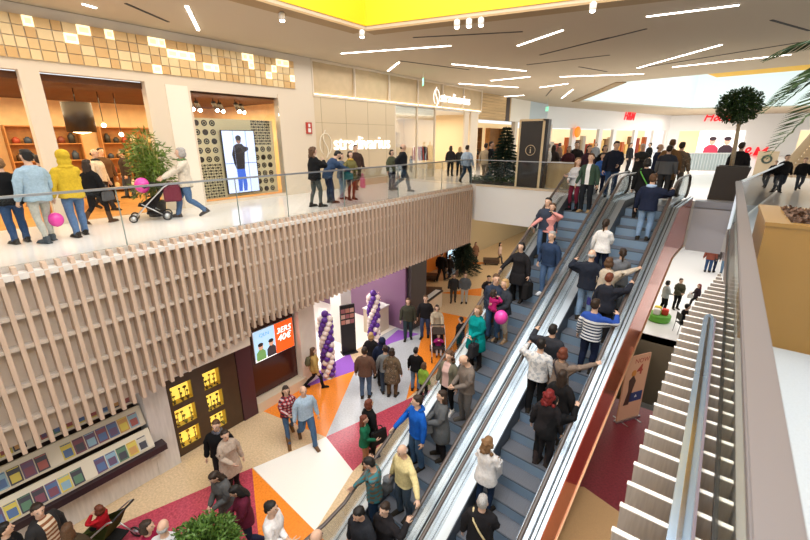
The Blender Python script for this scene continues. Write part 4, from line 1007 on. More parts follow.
def conifer(loc, h, r, label, pot=True):
    t = empty('fir_tree', loc, 0, label, 'tree')
    MB().tube([(0, 0, 0), (0, 0, h*.95)], [.05, .015], bark).build('trunk', t)
    P = []; D = []
    for lv in range(17):
        z = h*(.12+.85*lv/17); rr = r*(1-lv/17.5)*random.uniform(.85, 1.1)
        for b in range(11):
            a = 2*PI*b/11+lv*.5+random.uniform(-.2, .2)
            for s in range(46):
                q = rr*(s%23+1)/23; P.append((q*math.cos(a), q*math.sin(a), z-q*.25+.02)); d = np.array([math.cos(a+random.uniform(-1, 1)), math.sin(a+random.uniform(-1, 1)), random.uniform(-.1, .5)]); D.append(d/np.linalg.norm(d))
    leaf_np(np.array(P), np.array(D), .17, .05, leafm[3], 'foliage', t)
    MB().lathe([(.2, 0), (.24, .25), (.2, .25)], mat('pot_dark', H('#3a3430'), .6), n=14).build('pot', t)
    return t
t = empty('hedge_box', ((x0+x1)/2, 17.2, UP), 0, 'low box hedge in front of the fir tree and the information totem', 'hedge'); hw_ = (x1-x0)/2
MB().box((-hw_, -.22, 0), (hw_, .22, .16), mat('pot_dark', H('#3a3430'), .6)).build('trough', t)
P = np.stack([rng.uniform(-hw_, hw_, 1500), rng.uniform(-.25, .25, 1500), rng.uniform(.14, .36, 1500)], 1); leaf_np(P, dirs(1500), .07, .03, leafm[0], 'foliage', t)
x, y = at(503, 184, UP); conifer((x, y, UP), 2.55, .85, 'dark fir tree on the upper floor left of the information totem')
x, y = at(462, 272); conifer((x, y, GZ), 2.5, 1.1, 'dark fir tree on the lower floor under the bridge')
# entrance palm
t = empty('potted_palm', (-11.95, 4.52, UP), 0, 'tall bushy bamboo palm at the shop entrance behind the pushchair', 'plant')
MB().lathe([(.2, 0), (.26, .4), (.22, .4), (.2, .36)], mat('pot_dark', H('#3a3430'), .6), n=16).build('pot', t)
mb = MB(); P = []; D = []
for k in range(16):
    a = random.uniform(0, 2*PI); q = random.uniform(.03, .13); hgt = random.uniform(1.2, 2.45); ln = random.uniform(.05, .22)
    pts = [Vector((q*math.cos(a), q*math.sin(a), .35)), Vector(((q+ln*.4)*math.cos(a), (q+ln*.4)*math.sin(a), hgt*.6)), Vector(((q+ln)*math.cos(a), (q+ln)*math.sin(a), hgt))]
    mb.tube(pts, .013, mat('cane', H('#8a8a3c'), .5), n=5)
    for j in range(9):
        s = .3+.7*j/8; base = pts[0].lerp(pts[2], s); b = random.uniform(0, 2*PI)
        for i in range(14):
            u = i/13; ax = np.array([math.cos(b), math.sin(b), .55-u*1.0]); P.append(np.array(base)+ax*u*.32); dd = ax*.6+rng.normal(size=3)*.5; D.append(dd/np.linalg.norm(dd))
mb.build('canes', t); leaf_np(np.array(P), np.array(D), .2, .035, leafm[2], 'foliage', t)
# topiary tree in a dark box
t = empty('topiary_tree', (.08, 17.75, UP), 0, 'round clipped topiary tree in a dark square planter by the right escalator', 'tree')
MB().add([(-.42,-.35,0),(.36,-.35,0),(.36,.35,0),(-.42,.35,0),(-.36,-.4,1.1),(.55,-.4,1.1),(.55,.4,1.1),(-.36,.4,1.1)], [(0,3,2,1),(4,5,6,7),(0,1,5,4),(1,2,6,5),(2,3,7,6),(3,0,4,7)], mat('planter_dark', H('#3b332d'), .4)).build('planter', t)
MB().box((-.3, -.34, 1.1), (.48, .34, 1.115), mat('soil', H('#2a211b'), .9)).build('soil', t)
MB().tube([(.03, 0, 1.1), (.0, 0, 1.8), (-.06, 0, 2.7)], [.065, .06, .04], mat('bark_pale', H('#b8a68c'), .8, var=.15, vscale=20)).build('trunk', t)
crown(t, (-.14, 0, 2.98), (.58, .52, .52), 5200, .085, leafm[0])
# gold planter with a palm
t = empty('gold_planter', (.42, 5.15, UP), 0, 'big glossy gold planter with dark soil in the right foreground', 'planter'); gm = mat('planter_gold', H('#9a753c'), .3, .25, var=.04, vscale=2)
MB().add([(-.0,0,0),(1.5,0,0),(1.5,1.5,0),(0.0,1.5,0),(-.02,0,1.23),(1.5,0,1.23),(1.5,1.35,1.23),(-.02,1.35,1.23)], [(0,3,2,1),(0,1,5,4),(1,2,6,5),(2,3,7,6),(3,0,4,7)], gm).box((-.03, -.012, 1.2), (1.52, .1, 1.236), gm).box((-.03, .1, 1.2), (.16, 1.36, 1.236), gm).box((.18, 1.2, 1.22), (1.5, 1.35, 1.235), gm).build('body', t)
P = np.stack([rng.uniform(.18, 1.5, 1500), rng.uniform(.12, 1.2, 1500), rng.uniform(1.21, 1.25, 1500)], 1)
MB().box((.1, .05, 1.12), (1.48, 1.25, 1.215), mat('soil_brown', H('#4a3a30'), .9) if 1 else mat('soil', H('#2a211b'), .9)).build('soil', t); leaf_np(P, dirs(1500), .05, .04, mat('bark_chip', H('#6a5244'), .9), 'bark_chips', t)
t = empty('palm', (1.35, 5.95, UP+1.2), 0, 'dark palm whose fronds hang in at the right edge of the picture', 'plant')
MB().tube([(0, 0, 0), (0, 0, 1.7)], [.06, .05], bark).build('trunk', t)
for k, (a, ln, rise, drop) in enumerate(((R(170), 1.25, .5, .5), (R(196), 1.2, .25, .75), (R(215), 1.3, .75, .35), (R(150), 1.15, .3, .7), (R(182), 1.0, .9, .1), (R(240), 1.1, .5, .4), (R(80), 1.2, .5, .5), (R(20), 1.2, .5, .5), (R(-50), 1.2, .5, .5), (R(205), 1.15, 0., .9))):
    P = []; D = []; prev = None
    for i in range(60):
        u = (i+1)/60; p = np.array([math.cos(a)*ln*u, math.sin(a)*ln*u, 1.7+rise*u-drop*u*u*1.2]); side = np.array([-math.sin(a), math.cos(a), 0])
        for s in (-1, 1): d = side*s*.8+np.array([math.cos(a), math.sin(a), -.55])*.7; P.append(p); D.append(d/np.linalg.norm(d))
    leaf_np(np.array(P), np.array(D), np.repeat(.34*np.sin(np.linspace(.35, 2.9, 60)), 2), .014, leafm[0], 'frond', t)
# sign board and people place on the right
x, y = at(762, 178, UP); t = empty('display_board', (x, y, UP), R(-12), 'beige display board with a dark ring emblem right of the topiary tree', 'sign board')
MB().box((-.42, -.05, 0), (.42, .05, 1.35), mat('board_beige', H('#cdb79a'), .5)).build('panel', t); mb = MB(); mb.tube([(.18*math.cos(a), -.06, .95+.18*math.sin(a)) for a in [R(20*k) for k in range(19)]], .05, mat('ring_dark', H('#3d4a42'), .5), n=6); mb.build('emblem', t); MB().box((-.5, -.2, 0), (.5, .2, .04), dark).build('foot', t)
x, y = at(790, 178, UP); t = empty('staircase', (3.4, 30, UP), R(-20), 'beige flight of stairs rising to the right behind the glass guard', 'staircase')
for k in range(14): MB().box((-.9, k*.3, 0), (.9, k*.3+.3, .17*(k+1)), mat('stair_beige', H('#c9b193'), .5)).build('step', t)
for s in (-.92, .9): MB().extr([(s, 0, .1), (s, 4.2, 2.5), (s, 4.2, 3.4), (s, 0, 1.1)], (.03, 0, 0), mat('stair_side', H('#cbb394'), .4)).build('side_panel', t)

# ================================================================== lower floor, shops under the left walkway
XG = -9.6
struct(MB().box((-15, -6, GZ), (-14.9, 12.3, 3.25), white).build('wall_ground'))
# kiosk
t = empty('newspaper_kiosk', (-9.4, .7, GZ), 0, 'white washed newspaper kiosk counter with tilted magazine racks', 'kiosk')
wash = mat('washed_wood', H('#d8d2cd'), .6, var=.1, vscale=3, stretch=(6, 6, .7)); rackm = mat('rack_cream', H('#e3dac6'), .6)
MB().box((-.5, -4, 0), (0, 2.2, .78), wash).build('counter_front', t)
MB().box((-.55, -4, .78), (.28, 2.02, .93), mat('counter_dark', H('#33242a'), .4)).build('counter_shelf', t)
MB().box((-.6, 1.82, .0), (.02, 2.32, 2.5), wash).build('end_pillar', t)
TI = [((.20, 1.0), (.02, 1.38)), ((-.06, 1.5), (-.24, 1.88)), ((-.32, 2.0), (-.48, 2.32))]
for (xa_, za), (xb_, zb) in TI: MB().extr([(xa_, -4, za), (xb_, -4, zb), (xb_-.03, -4, zb), (xb_-.03, -4, za-.05), (xa_, -4, za-.05)], (0, 5.8, 0), rackm).build('rack_board', t)
MB().box((-.62, -4, .93), (-.55, 1.85, 2.5), mat('kiosk_back', H('#4a3a36'), .7)).build('back_panel', t)
MB().box((.0, 1.72, .5), (.03, 1.88, .56), white).build('vent', t)
mc = ['#d8c660', '#5a74a0', '#a8605a', '#d0ccc0', '#6a5674', '#62866e', '#c89a60', '#84505f', '#8fb2c6', '#4a4a54']; mn = ['yellow', 'blue', 'red', 'pale', 'purple', 'green', 'orange', 'wine red', 'light blue', 'black']
pap = mat('paper', H('#efe9dc'), .7)
for r_, ((xa_, za), (xb_, zb)) in enumerate(TI):
    for j in range(21):
        yy = -2.4+j*.2
        if random.random() < .14: continue
        ci = random.randrange(10); c = mat('cover_'+mn[ci].replace(' ', '_'), H(mc[ci]), .4); cj = (ci+random.randrange(1, 9)) % 10; c2 = mat('cover_'+mn[cj].replace(' ', '_'), H(mc[cj]), .4)
        o = empty('magazine', (-9.4+xa_+.004, yy+.7, GZ+za), 0, '%s magazine on the %s kiosk tier, number %d from its left end' % (mn[ci], ('lowest', 'middle', 'top')[r_], j+1), 'magazine', 'magazines on the kiosk rack')
        sl = math.atan2(zb-za, xb_-xa_); L_ = .32
        o.rotation_euler = (0, -(sl-PI/2)*1., 0)
        MB().box((0, -.092, .01), (.008, .092, L_), pap).build('pages', o)
        MB().box((.008, -.092, .01), (.011, .092, L_), c).box((.011, -.07, .04), (.012, .07, .2), c2).box((.011, -.08, .29), (.012, .08, .31), c2).build('cover', o)
# display cabinet with lit niches
cab = mat('cabinet_brown', H('#4a3524'), .35, var=.1, vscale=4)
t = empty('display_cabinet', (XG, 4.0, GZ), 0, 'dark brown display cabinet with six yellow lit niches', 'cabinet')
ys_ = [-1.0, -.84, -.34, -.05, .39, .85]; zs_ = [0, .2, .68, .86, 1.36, 1.5, 1.98, 2.7]
for a, b in ((-1.0, -.84), (-.34, -.05), (.39, .85)): MB().box((-.02, a, 0), (.02, b, 2.75), cab).build('upright', t)
for a, b in ((0, .2), (.68, .82), (1.33, 1.47), (1.98, 2.75)):
    for c, d_ in ((-.84, -.34), (-.05, .39)): MB().box((-.02, c, a), (.02, d_, b), cab).build('cross_panel', t)
nb = lit('niche_lit', H('#f2d25a'), 1.0); n2 = mat('niche_side', H('#d8b850'), .5)
for ci, (c, d_) in enumerate(((-.84, -.34), (-.05, .39))):
    for ri, (a, b) in enumerate(((.2, .68), (.82, 1.33), (1.47, 1.98))):
        o = MB().box((-.24, c, a), (-.22, d_, b), nb).build('niche_back', t)
        MB().box((-.22, c-.01, a), (-.02, c, b), n2).box((-.22, d_, a), (-.02, d_+.01, b), n2).box((-.22, c, a-.01), (-.02, d_, a), n2).box((-.22, c, b), (-.02, d_, b+.01), n2).build('niche_lining', o)
        w_ = 'the %s yellow niche of the %s column' % (('lowest', 'middle', 'top')[ri], ('left', 'right')[ci])
        for k in range(9):
            px_ = -.18+.06*(k//3); py_ = c+.09+(k % 3)*(d_-c-.18)/2+random.uniform(-.03, .03); zz = .11*(2-k//3)+random.uniform(0, .03)
            cc = mat('trinket_'+('dark', 'gold', 'olive')[(k*k+ri+ci) % 3], H(('#5a4820', '#c09a34', '#8c8a3c')[(k*k+ri+ci) % 3]), .35)
            q = MB().ball((0, 0, zz+.045), (.03, random.uniform(.025, .05), random.uniform(.025, .042)), cc, 10, 6).lathe([(.025, 0), (.028, .008), (.008, .014), (.008, zz+.02)], dark, n=8).build('trinket', None, (XG+px_, 4.0+py_, GZ+a))
            tag(q, 'small round trinket displayed in '+w_, 'trinket', 'trinkets in '+w_)
struct(MB().box((-10.2, 4.86, GZ), (XG+.06, 5.3, 3.25), mat('pier_plum', H('#4a2630'), .4)).build('wall_pier'))
struct(MB().box((-10.2, 2.95, 2.25), (XG-.02, 4.86, 3.25), cab).build('wall_pier'))
# advertising screen
t = empty('advertising_screen', (-9.8, 6.15, GZ), 0, 'advertising screen half blue picture half orange offer on a maroon wall panel', 'screen')
MB().box((-.1, -.82, .36), (0, .82, 2.75), mat('ad_maroon', H('#46221f'), .18)).build('wall_panel', t)
MB().box((0, -.62, 1.46), (.05, .77, 2.46), mat('ad_frame', H('#d8d8dc'), .3, .6)).build('frame', t)
MB().box((.05, -.6, 1.48), (.056, .1, 2.44), lit('ad_sky', H('#a8cbe6'), .95)).build('left_picture', t)
MB().box((.05, .1, 1.48), (.056, .75, 2.44), lit('ad_orange', H('#f2571c'), .95)).build('right_picture', t)
adw = lit('ad_white', H('#ffffff'), 1.1)
put_text('lettering', '3ERS', .25, adw, (.058, .42, 2.1), (0, 1, 0), parent=t, depth=.002, shear=.2, bold=.003)
put_text('lettering', '40€', .29, adw, (.058, .42, 1.84), (0, 1, 0), parent=t, depth=.002, shear=.2, bold=.003)
put_text('lettering', 'QLN', .16, lit('ad_blue', H('#5f9ad0'), .9), (.058, -.25, 2.22), (0, 1, 0), parent=t, depth=.002)
mb = MB()
for cy, cc in ((-.4, '#6d9a5a'), (-.05, '#3a3236')):
    mb.extr([(.057, cy+y, z) for y, z in ((-.17,1.5),(-.15,1.75),(-.06,1.84),(.06,1.84),(.14,1.75),(.15,1.5))], (.003, 0, 0), lit('ad_c'+cc[1:], H(cc), .7))
    mb.extr([(.058, cy+.08*math.cos(a), 1.92+.1*math.sin(a)) for a in [R(24*k) for k in range(15)]], (.003, 0, 0), lit('ad_skin', H('#c99a80'), .8))
    mb.extr([(.059, cy+.09*math.cos(a), 1.99+.06*math.sin(a)) for a in [R(24*k) for k in range(15)]], (.003, 0, 0), lit('ad_hair', H('#2c2422'), .6))
mb.box((.057, -.6, 1.48), (.0575, .1, 1.56), adw); mb.build('picture_figures', t)
struct(MB().box((-10.1, 5.3, GZ), (-9.5, 7.1, GZ+.32), cream).build('baseboard_shop'))
struct(MB().box((-10.3, 5.3, 2.25), (-9.85, 7.1, 3.25), cream).build('wall_pier'))
struct(MB().box((-10.1, 7.0, GZ), (-9.55, 7.62, 3.25), mat('marble', H('#f1e8dd'), .3, var=.05, vscale=3)).box((-11.2, 9.75, GZ), (-10.6, 10.3, 3.25), white).build('wall_pier'))
# balloon shop: bright room with a purple band and a table
struct(MB().box((-14.9, 7.2, 1.35), (-14.85, 12.2, 1.95), mat('band_purple', H('#8a5aa0'), .5)).build('trim_10'))
struct(MB().box((-14.9, 7.0, GZ), (-9.9, 12.2, GZ+.008), mat('shop_floor_white', H('#fbf3e6'), .3)).build('floor'))
struct(MB().box((-14.9, 12.2, GZ), (-9.4, 12.32, 3.25), mat('panel_purple', H('#7d5a78'), .3)).build('wall_ground'))
struct(MB().box((-10.6, 12.32, GZ), (-9.2, 13.4, 3.25), mat('wall_black', H('#33292c'), .35)).box((-13, 13.3, 3.0), (-9.25, 15.6, 3.25), white).build('wall_ground'))
tb = empty('round_table', (-12.6, 9.2, GZ), 0, 'round white table inside the bright balloon shop', 'table')
MB().lathe([(.55, .72), (.57, .74), (.55, .76)], white, n=24).build('tabletop', tb); MB().lathe([(.25, 0), (.04, .05), (.04, .72)], chrome, n=14).build('pedestal', tb)
t = empty('chair', (-12.3, 10.1, GZ), R(200), 'white moulded chair beside the round table in the balloon shop', 'chair')
MB().ball((0, 0, .45), (.24, .24, .05), white, 14, 6).build('seat', t); MB().extr([(-.22, -.2, .45), (.22, -.2, .45), (.2, -.27, .85), (-.2, -.27, .85)], (0, -.03, 0), white).build('backrest', t)
for a in (-.17, .17):
    for b in (-.17, .17): MB().tube([(a, b, .44), (a*1.2, b*1.2, 0)], .014, chrome, n=6).build('leg', t)
purb, whb = mat('balloon_purple', H('#5d2c92'), .25), mat('balloon_white', H('#efdcd6'), .25)
for cx, cy, lb in ((-9.35, 7.88, 'twisted purple and white balloon column left of the shop entrance'), (-9.35, 10.2, 'twisted purple and white balloon column right of the shop entrance')):
    t = empty('balloon_column', (cx, cy, GZ), 0, lb, 'balloons', 'balloon columns')
    MB().tube([(0, 0, .02), (0, 0, 2.2)], .02, white).build('pole', t); MB().lathe([(.2, 0), (.2, .03), (.03, .05)], white, n=16).build('base_plate', t)
    for lv in range(14):
        for k in range(5):
            a = 2*PI*k/5+lv*.42; MB().ball((.16*math.cos(a), .16*math.sin(a), .15+lv*.155), (.105, .105, .105), purb if (k in (0, 2, 3)) and (k != 3 or lv % 2 == 0) else whb, 12, 8).build('balloon', t)
    MB().ball((0, 0, 2.32), .12, purb, 12, 8).build('balloon', t)
t = empty('leaflet_stand', (-9.95, 9.45, GZ), R(-25), 'tall black leaflet stand with rows of photographs', 'display stand')
MB().box((-.06, -.28, 0), (0, .28, 1.95), black).build('panel', t); MB().box((-.2, -.3, 0), (.15, .3, .03), black).build('foot', t)
for r_ in range(3):
    for k in range(3): MB().box((0, -.25+k*.17, 1.2+r_*.22), (.01, -.1+k*.17, 1.36+r_*.22), mat('photo_%d' % ((r_+k) % 3), H(('#c98a78', '#d8b0a0', '#a86a70')[(r_+k) % 3]), .5)).build('photograph', t)
t = empty('shop_counter', (-10.4, 11.5, GZ), 0, 'white shop counter with pink flowers right of the second balloon column', 'counter')
MB().box((-.3, -.45, 0), (.3, .45, 1.05), cream).build('body', t); MB().box((-.33, -.48, 1.05), (.33, .48, 1.09), white).build('worktop', t)
t = empty('flower_vase', (-10.4, 11.35, GZ+1.09), 0, 'vase of pink flowers on the white shop counter', 'flowers')
MB().lathe([(.05, 0), (.07, .1), (.04, .22)], white, n=12).build('vase', t); crown(t, (0, 0, .42), (.25, .25, .25), 300, .08, mat('petal_pink', H('#e6b8bc'), .6), 'petals')
# far end under the bridge
orw = mat('wall_orange', H('#ee8a2e'), .6)
struct(MB().box((-13.2, 12.4, GZ), (-13.0, 34, 3.25), orw).build('wall_ground'))
yc0, yc1 = atx(447, 262, -12.95)[1], atx(458, 262, -12.95)[1]
struct(MB().box((-13.0, yc0, GZ), (-12.9, yc1, 3.0), mat('wall_crimson', H('#a83042'), .5)).box((-13.0, yc1, GZ), (-12.9, 34, 3.25), mat('wall_sand', H('#b8a888'), .5)).build('wall_ground'))
struct(MB().box((-22, 34, GZ), (-3.9, 34.2, 3.62), mat('wall_olive', H('#8f9a78'), .4)).build('wall_ground'))
t = empty('wall_screen', (*at(451, 262, GZ), GZ+1.0), R(0), 'small bright screen on the crimson wall under the bridge', 'screen')
t.location = atx(452, 256, -12.84); MB().box((-.03, -.55, -.6), (.0, .55, .6), black).build('frame', t); MB().box((0, -.5, -.55), (.01, .5, .55), lit('screen_pale', H('#bfe0f4'), 1.2)).build('picture', t)
x, y, z = atx(424, 262, -11.4); t = empty('exit_sign', (x, y, z), R(-50), 'green exit sign under the slatted balcony by the orange wall', 'sign')
MB().box((-.2, -.02, -.13), (.2, .02, .13), exg).build('panel', t); MB().box((-.08, -.024, -.09), (.0, -.02, .09), white).build('pictogram', t); MB().tube([(0, 0, .13), (0, 0, max(.2, 3.25-z))], .01, steel).build('stem', t)
x, y = at(422, 305); t = empty('piano', (-9.9, 14.6, GZ), R(8), 'low cream bench unit with a dark keyboard top beside the black wall', 'bench')
t.location = (*at(426, 312), GZ); MB().box((-.35, -1.0, 0), (.35, 1.0, .75), cream).build('body', t); MB().box((-.38, -1.03, .75), (.38, 1.03, .82), black).build('top', t); MB().box((.05, -.9, .82), (.3, .9, .835), white).build('keys', t)
for px, py, lb in ((428, 280, 'low dark slanted lounger by the orange wall'), (432, 295, 'low dark bench on the cream floor near the fir tree'), (491, 264, 'dark low box on the floor under the bridge')):
    x, y = at(px, py); t = empty('low_bench', (x, y, GZ), R(30), lb, 'bench'); MB().box((-.5, -.3, .12), (.5, .3, .35), mat('bench_brown', H('#4a372c'), .6)).build('seat', t)
    for a in (-.4, .35): MB().box((a, -.25, 0), (a+.05, .25, .12), black).build('leg', t)
# clipped bush, bottom centre
x, y = at(200, 528, 1.35); t = empty('potted_bush', (x, y, GZ), 0, 'round green bush at the bottom edge left of centre', 'plant')
MB().lathe([(.3, 0), (.42, .7), (.36, .7), (.34, .62)], mat('pot_dark', H('#3a3430'), .6), n=20).build('pot', t); MB().tube([(0, 0, .6), (0, 0, 1.5)], .05, bark).build('trunk', t)
crown(t, (0, 0, 1.4), (.52, .52, .46), 5200, .085, leafm[1])
# roll-up banner
a, b = Vector(at(612, 424)), Vector(at(641, 415)); d = b-a; t = empty('roll_up_banner', (*((a+b)/2), GZ), math.atan2(d.y, d.x), 'orange beige roll-up banner standing on the deep red floor', 'banner'); hw_ = .42
MB().box((-hw_, -.02, .04), (hw_, .02, 2.1), mat('banner_sheet', H('#e0a884'), .5)).build('sheet', t); MB().box((-hw_-.02, -.06, 0), (hw_+.02, .06, .06), steel).build('base', t)
for s in (-.25, .25): MB().box((s-.02, -.25, 0), (s+.02, .25, .015), steel).build('foot', t)
put_text('lettering', 'NOW', .2, mat('banner_red', H('#b4402c'), .5), (.12, -.022, 1.86), (1, 0, 0), parent=t, depth=.001); put_text('lettering', '4', .42, mat('banner_red', H('#b4402c'), .5), (.1, -.022, 1.5), (1, 0, 0), parent=t, depth=.001, bold=.01)
mb = MB(); mb.extr([(x, -.022, z) for x, z in ((-.3,.55),(-.2,1.0),(-.24,1.35),(-.1,1.5),(.02,1.3),(-.05,1.0),(-.1,.55))], (0, -.003, 0), mat('banner_brown', H('#4a2c20'), .5)); mb.ball((-.1, -.022, 1.55), (.09, .004, .11), mat('banner_tan', H('#d88a3c'), .5)); mb.build('picture', t)
mb = MB().box((-.12, -.025, .62), (.36, -.022, .92), mat('banner_navy', H('#24386a'), .5)); mb.extr([(.12+.06*math.cos(R(90+120*k)), -.026, .78+.06*math.sin(R(90+120*k))) for k in range(3)], (0, -.002, 0), white); mb.build('emblem_panel', t)
# play seat and chair on the white floor
x, y = at(658, 320); t = empty('play_seat', (x, y, GZ), 0, 'round green play seat with red and yellow cushions on the white floor', 'sofa')
MB().lathe([(.42, 0), (.46, .08), (.46, .28), (.42, .32)], mat('seat_green', H('#5fa82c'), .5), n=28).build('ring_base', t)
for a, c in ((0, '#d8402c'), (2.1, '#e8d23a'), (4.2, '#f0ece4')): MB().box((-.13+.2*math.cos(a), -.13+.2*math.sin(a), .32), (.13+.2*math.cos(a), .13+.2*math.sin(a), .58), mat('cushion'+c[1:], H(c), .6)).build('cushion', t, bevel=.03)
x, y = at(681, 333); CH = (x, y); t = empty('chair', (x, y, GZ), R(-60), 'black tubular chair on the white floor edge', 'chair')
MB().box((-.2, -.2, .43), (.2, .2, .46), black).build('seat', t); MB().box((-.2, -.22, .6), (.2, -.19, .88), black).build('backrest', t)
for a in (-.19, .19):
    MB().tube([(a, -.2, .88), (a, -.2, .44), (a, -.24, 0)], .012, black, n=6).build('leg', t); MB().tube([(a, .19, .44), (a, .22, 0)], .012, black, n=6).build('leg', t)
# ================================================================== the people
EU = {'L': (-.83, .665), 'R': (.86, .70)}
def on_stairs(px, py, hh, side):
    """point on the step line seen at this pixel when hh above it"""
    r = ray(px, py); lo, hi = 1., 40.
    def f(t):
        x, y, z = r[0]*t, r[1]*t, CZ+r[2]*t; u, v = w2e(x, y); vv = min(max(v, VT-NST*TD), VT); return z-(UP-(VT-vv)*TAN-.1)-hh
    for _ in range(60):
        mid = (lo+hi)/2
        if f(mid) > 0: lo = mid
        else: hi = mid
    u, v = w2e(r[0]*lo, r[1]*lo); return u, v
BUSY = {}
def P_(px, py, label, fl, rel=0, h=None, feet=None, **kw):
    f = kw.get('f', 0); h = h or (1.63 if f else 1.76)
    if fl in 'LR':
        u, v = on_stairs(px, py, h-.11, fl); uc, hw = EU[fl]; u = min(max(u, uc-.33), uc+.33)
        k, z = tread(v); 
        if k >= 0 and k < NST: v0 = VT-(k+1)*TD; v = min(max(v, v0+.17), v0+.22)
        loc = (*e2w(u, v), z+.005); yaw = EA+R(rel)+(PI if fl == 'L' else 0)
        s = h/1.775; sg = s*GIRTH
        for a, sx in (('armR', 1), ('armL', -1)):
            t = kw.get(a)
            if isinstance(t, tuple) and t[0] == 'rail':
                ru = uc+hw*t[1]; rv = v+t[2]; rz = UP-(VT-min(rv, VT))*TAN+1.0
                x, y = e2w(ru, rv); dx, dy = x-loc[0], y-loc[1]; c_, s_ = math.cos(-yaw), math.sin(-yaw)
                kw[a] = ((dx*c_-dy*s_)/sg, (dx*s_+dy*c_)/sg, (rz-loc[2])/s+.06)
        kw.setdefault('legs', 'stand')
    else:
        z = UP if fl == 'u' else GZ; yd = kw.pop('yd', None)
        if feet:
            x, y = at(feet[0], feet[1], z)
            best = min((abs(proj(x, y, z+q/100-.11)[1]-py), q/100) for q in range(85, 196)); h = best[1] if not kw.pop('fixh', 0) else h
        elif yd: r_ = ray(px, py); x, y = r_[0]/r_[1]*yd, yd
        else: x, y = at(px, py, z+h-.11)
        loc = (x, y, z+.008); phi = math.atan2(y, x); yaw = phi-R(rel)-PI/2
    return person(loc, yaw, label, height=h, **kw)
def bag(name, label, p, side, col, w=.3, h=.3, d=.12, drop=.0, cat='bag', strap=.12, off=(0, 0)):
    q = hand_world(p, side); b = empty(name, (q.x+off[0], q.y+off[1], q.z-strap-h-drop), p.rotation_euler[2], label, cat)
    MB().extr([(-d/2, -w/2, 0), (-d/2, w/2, 0), (-d/2, w*.42, h), (-d/2, -w*.42, h)], (d, 0, 0), cloth(col)).build('body', b, bevel=.02)
    for s in (-1, 1): MB().tube([(s*d*.3, -w*.25, h-.02), (s*d*.2, -w*.18, h+strap*.7), (0, 0, h+strap+.02), (s*d*.2, w*.18, h+strap*.7), (s*d*.3, w*.25, h-.02)], .009, cloth(col), n=6).build('handle', b)
    return b
def balloon(label, loc, r, col=(.75, .06, .38), to=None):
    b = empty('balloon', loc, 0, label, 'balloon'); m = mat('balloon_pink', col, .25)
    MB().ball((0, 0, 0), (r, r, r*1.12), m, 18, 12).lathe([(.015, -r*1.16), (.006, -r*1.08)], m, n=8).build('skin', b)
    if to: MB().tube([(0, 0, -r*1.12), tuple(Vector(to)-Vector(loc))], .004, white, n=5).build('string', b)
    return b
def pushchair(loc, rz, label, col, seat, canopy=1):
    t = empty('pushchair', loc, rz, label, 'pushchair'); fr = mat('pushchair_frame', (.6, .61, .63), .3, .8)
    for sx in (-.25, .25):
        MB().tube([(sx, -.55, 1.02), (sx, -.42, .95), (sx, .1, .45), (sx, .42, .1)], .016, fr).build('frame', t)
        MB().tube([(sx, .2, .5), (sx, -.1, .3), (sx, -.38, .1)], .014, fr).build('strut', t)
        for yy, rr in ((.45, .11), (-.38, .13)):
            w_ = MB(); w_.tube([(sx*1.06, yy+rr*.85*math.cos(a), rr+rr*.85*math.sin(a)) for a in [R(24*k) for k in range(16)]], .02, black, n=6)
            w = w_.build('wheel', t); h2 = MB().tube([(sx*1.06-.012, yy, rr), (sx*1.06+.012, yy, rr)], rr*.55, fr, n=12); h2.build('hub', w)
    MB().tube([(-.25, -.55, 1.02), (.25, -.55, 1.02)], .02, black).build('handle', t)
    MB().extr([(-.2, -.16, .42), (-.2, .28, .5), (-.2, .3, .44), (-.2, -.1, .34), (-.2, -.36, .82), (-.2, -.4, .86), (-.2, -.2, .5)], (.4, 0, 0), cloth(seat)).build('seat', t)
    if canopy: MB().extr([(-.22, -.42, .9), (-.22, -.35, 1.02), (-.22, -.1, 1.06), (-.22, .1, .96), (-.22, .06, .92), (-.22, -.1, 1.0), (-.22, -.33, .96)], (.44, 0, 0), cloth(col)).build('canopy', t)
    MB().box((-.2, -.3, .2), (.2, .12, .24), cloth(col)).build('basket', t)
    return t
navy, blk, dk, jean, ljean, khaki = (.012, .018, .045), (.008, .008, .009), (.018, .016, .018), (.03, .065, .15), (.09, .16, .30), (.28, .22, .15)
lg, mg, cr, brn, mar = (.52, .52, .53), (.14, .145, .15), (.62, .53, .42), (.10, .055, .03), (.14, .015, .035)
J = lambda c: ('jacket', c)
S = lambda c: ('sweater', c)
Co = lambda c: ('coat', c)
# ---- upper walkway, left
P_(8, 164, 'person in black jacket and jeans standing left of the light denim jacket', 'u', -20, feet=(22, 243), top=J(blk), pants=jean, hair=('short', 'lbrown'), face=0)
P_(28, 160, 'person with dark hair just inside the shop, mostly behind the light denim jacket', 'u', -10, feet=(55, 222), top=J(navy), pants=jean, face=0)
P_(18, 156, 'person in light denim jacket and pale trousers, back to the balustrade', 'u', -30, feet=(50, 242), top=J((.30, .42, .52)), pants=(.42, .42, .38), leg='leggings', hair=('short', 'black'), face=0, legs='step', shoe=('shoe', (.05, .06, .07)))
py = P_(56, 156, 'person in mustard yellow coat with the hood up and blue jeans', 'u', -20, feet=(82, 236), top=J((.55, .38, .03)), pants=ljean, hair=None, hood=('hood_up', (.55, .38, .03)), face=0, legs='step', armR='cross')
pw = P_(81, 163, 'woman in black with long dark hair stepping away, brown ankle boots', 'u', 40, feet=(101, 224), f=1, top=J(blk), pants=(.015, .014, .016), leg='leggings', hair=('long', 'dark'), face=0, legs='walk', shoe=('boot', (.09, .05, .03)))
bag('handbag', 'dark grey handbag carried by the woman in black by the yellow coat', pw, 'R', (.10, .10, .105), .34, .22, .1, drop=-.25)
q = hand_world(py, 'L'); balloon('magenta balloon hanging low beside the mustard yellow coat', (q.x+.1, q.y-.05, UP+.42), .13, to=tuple(q))
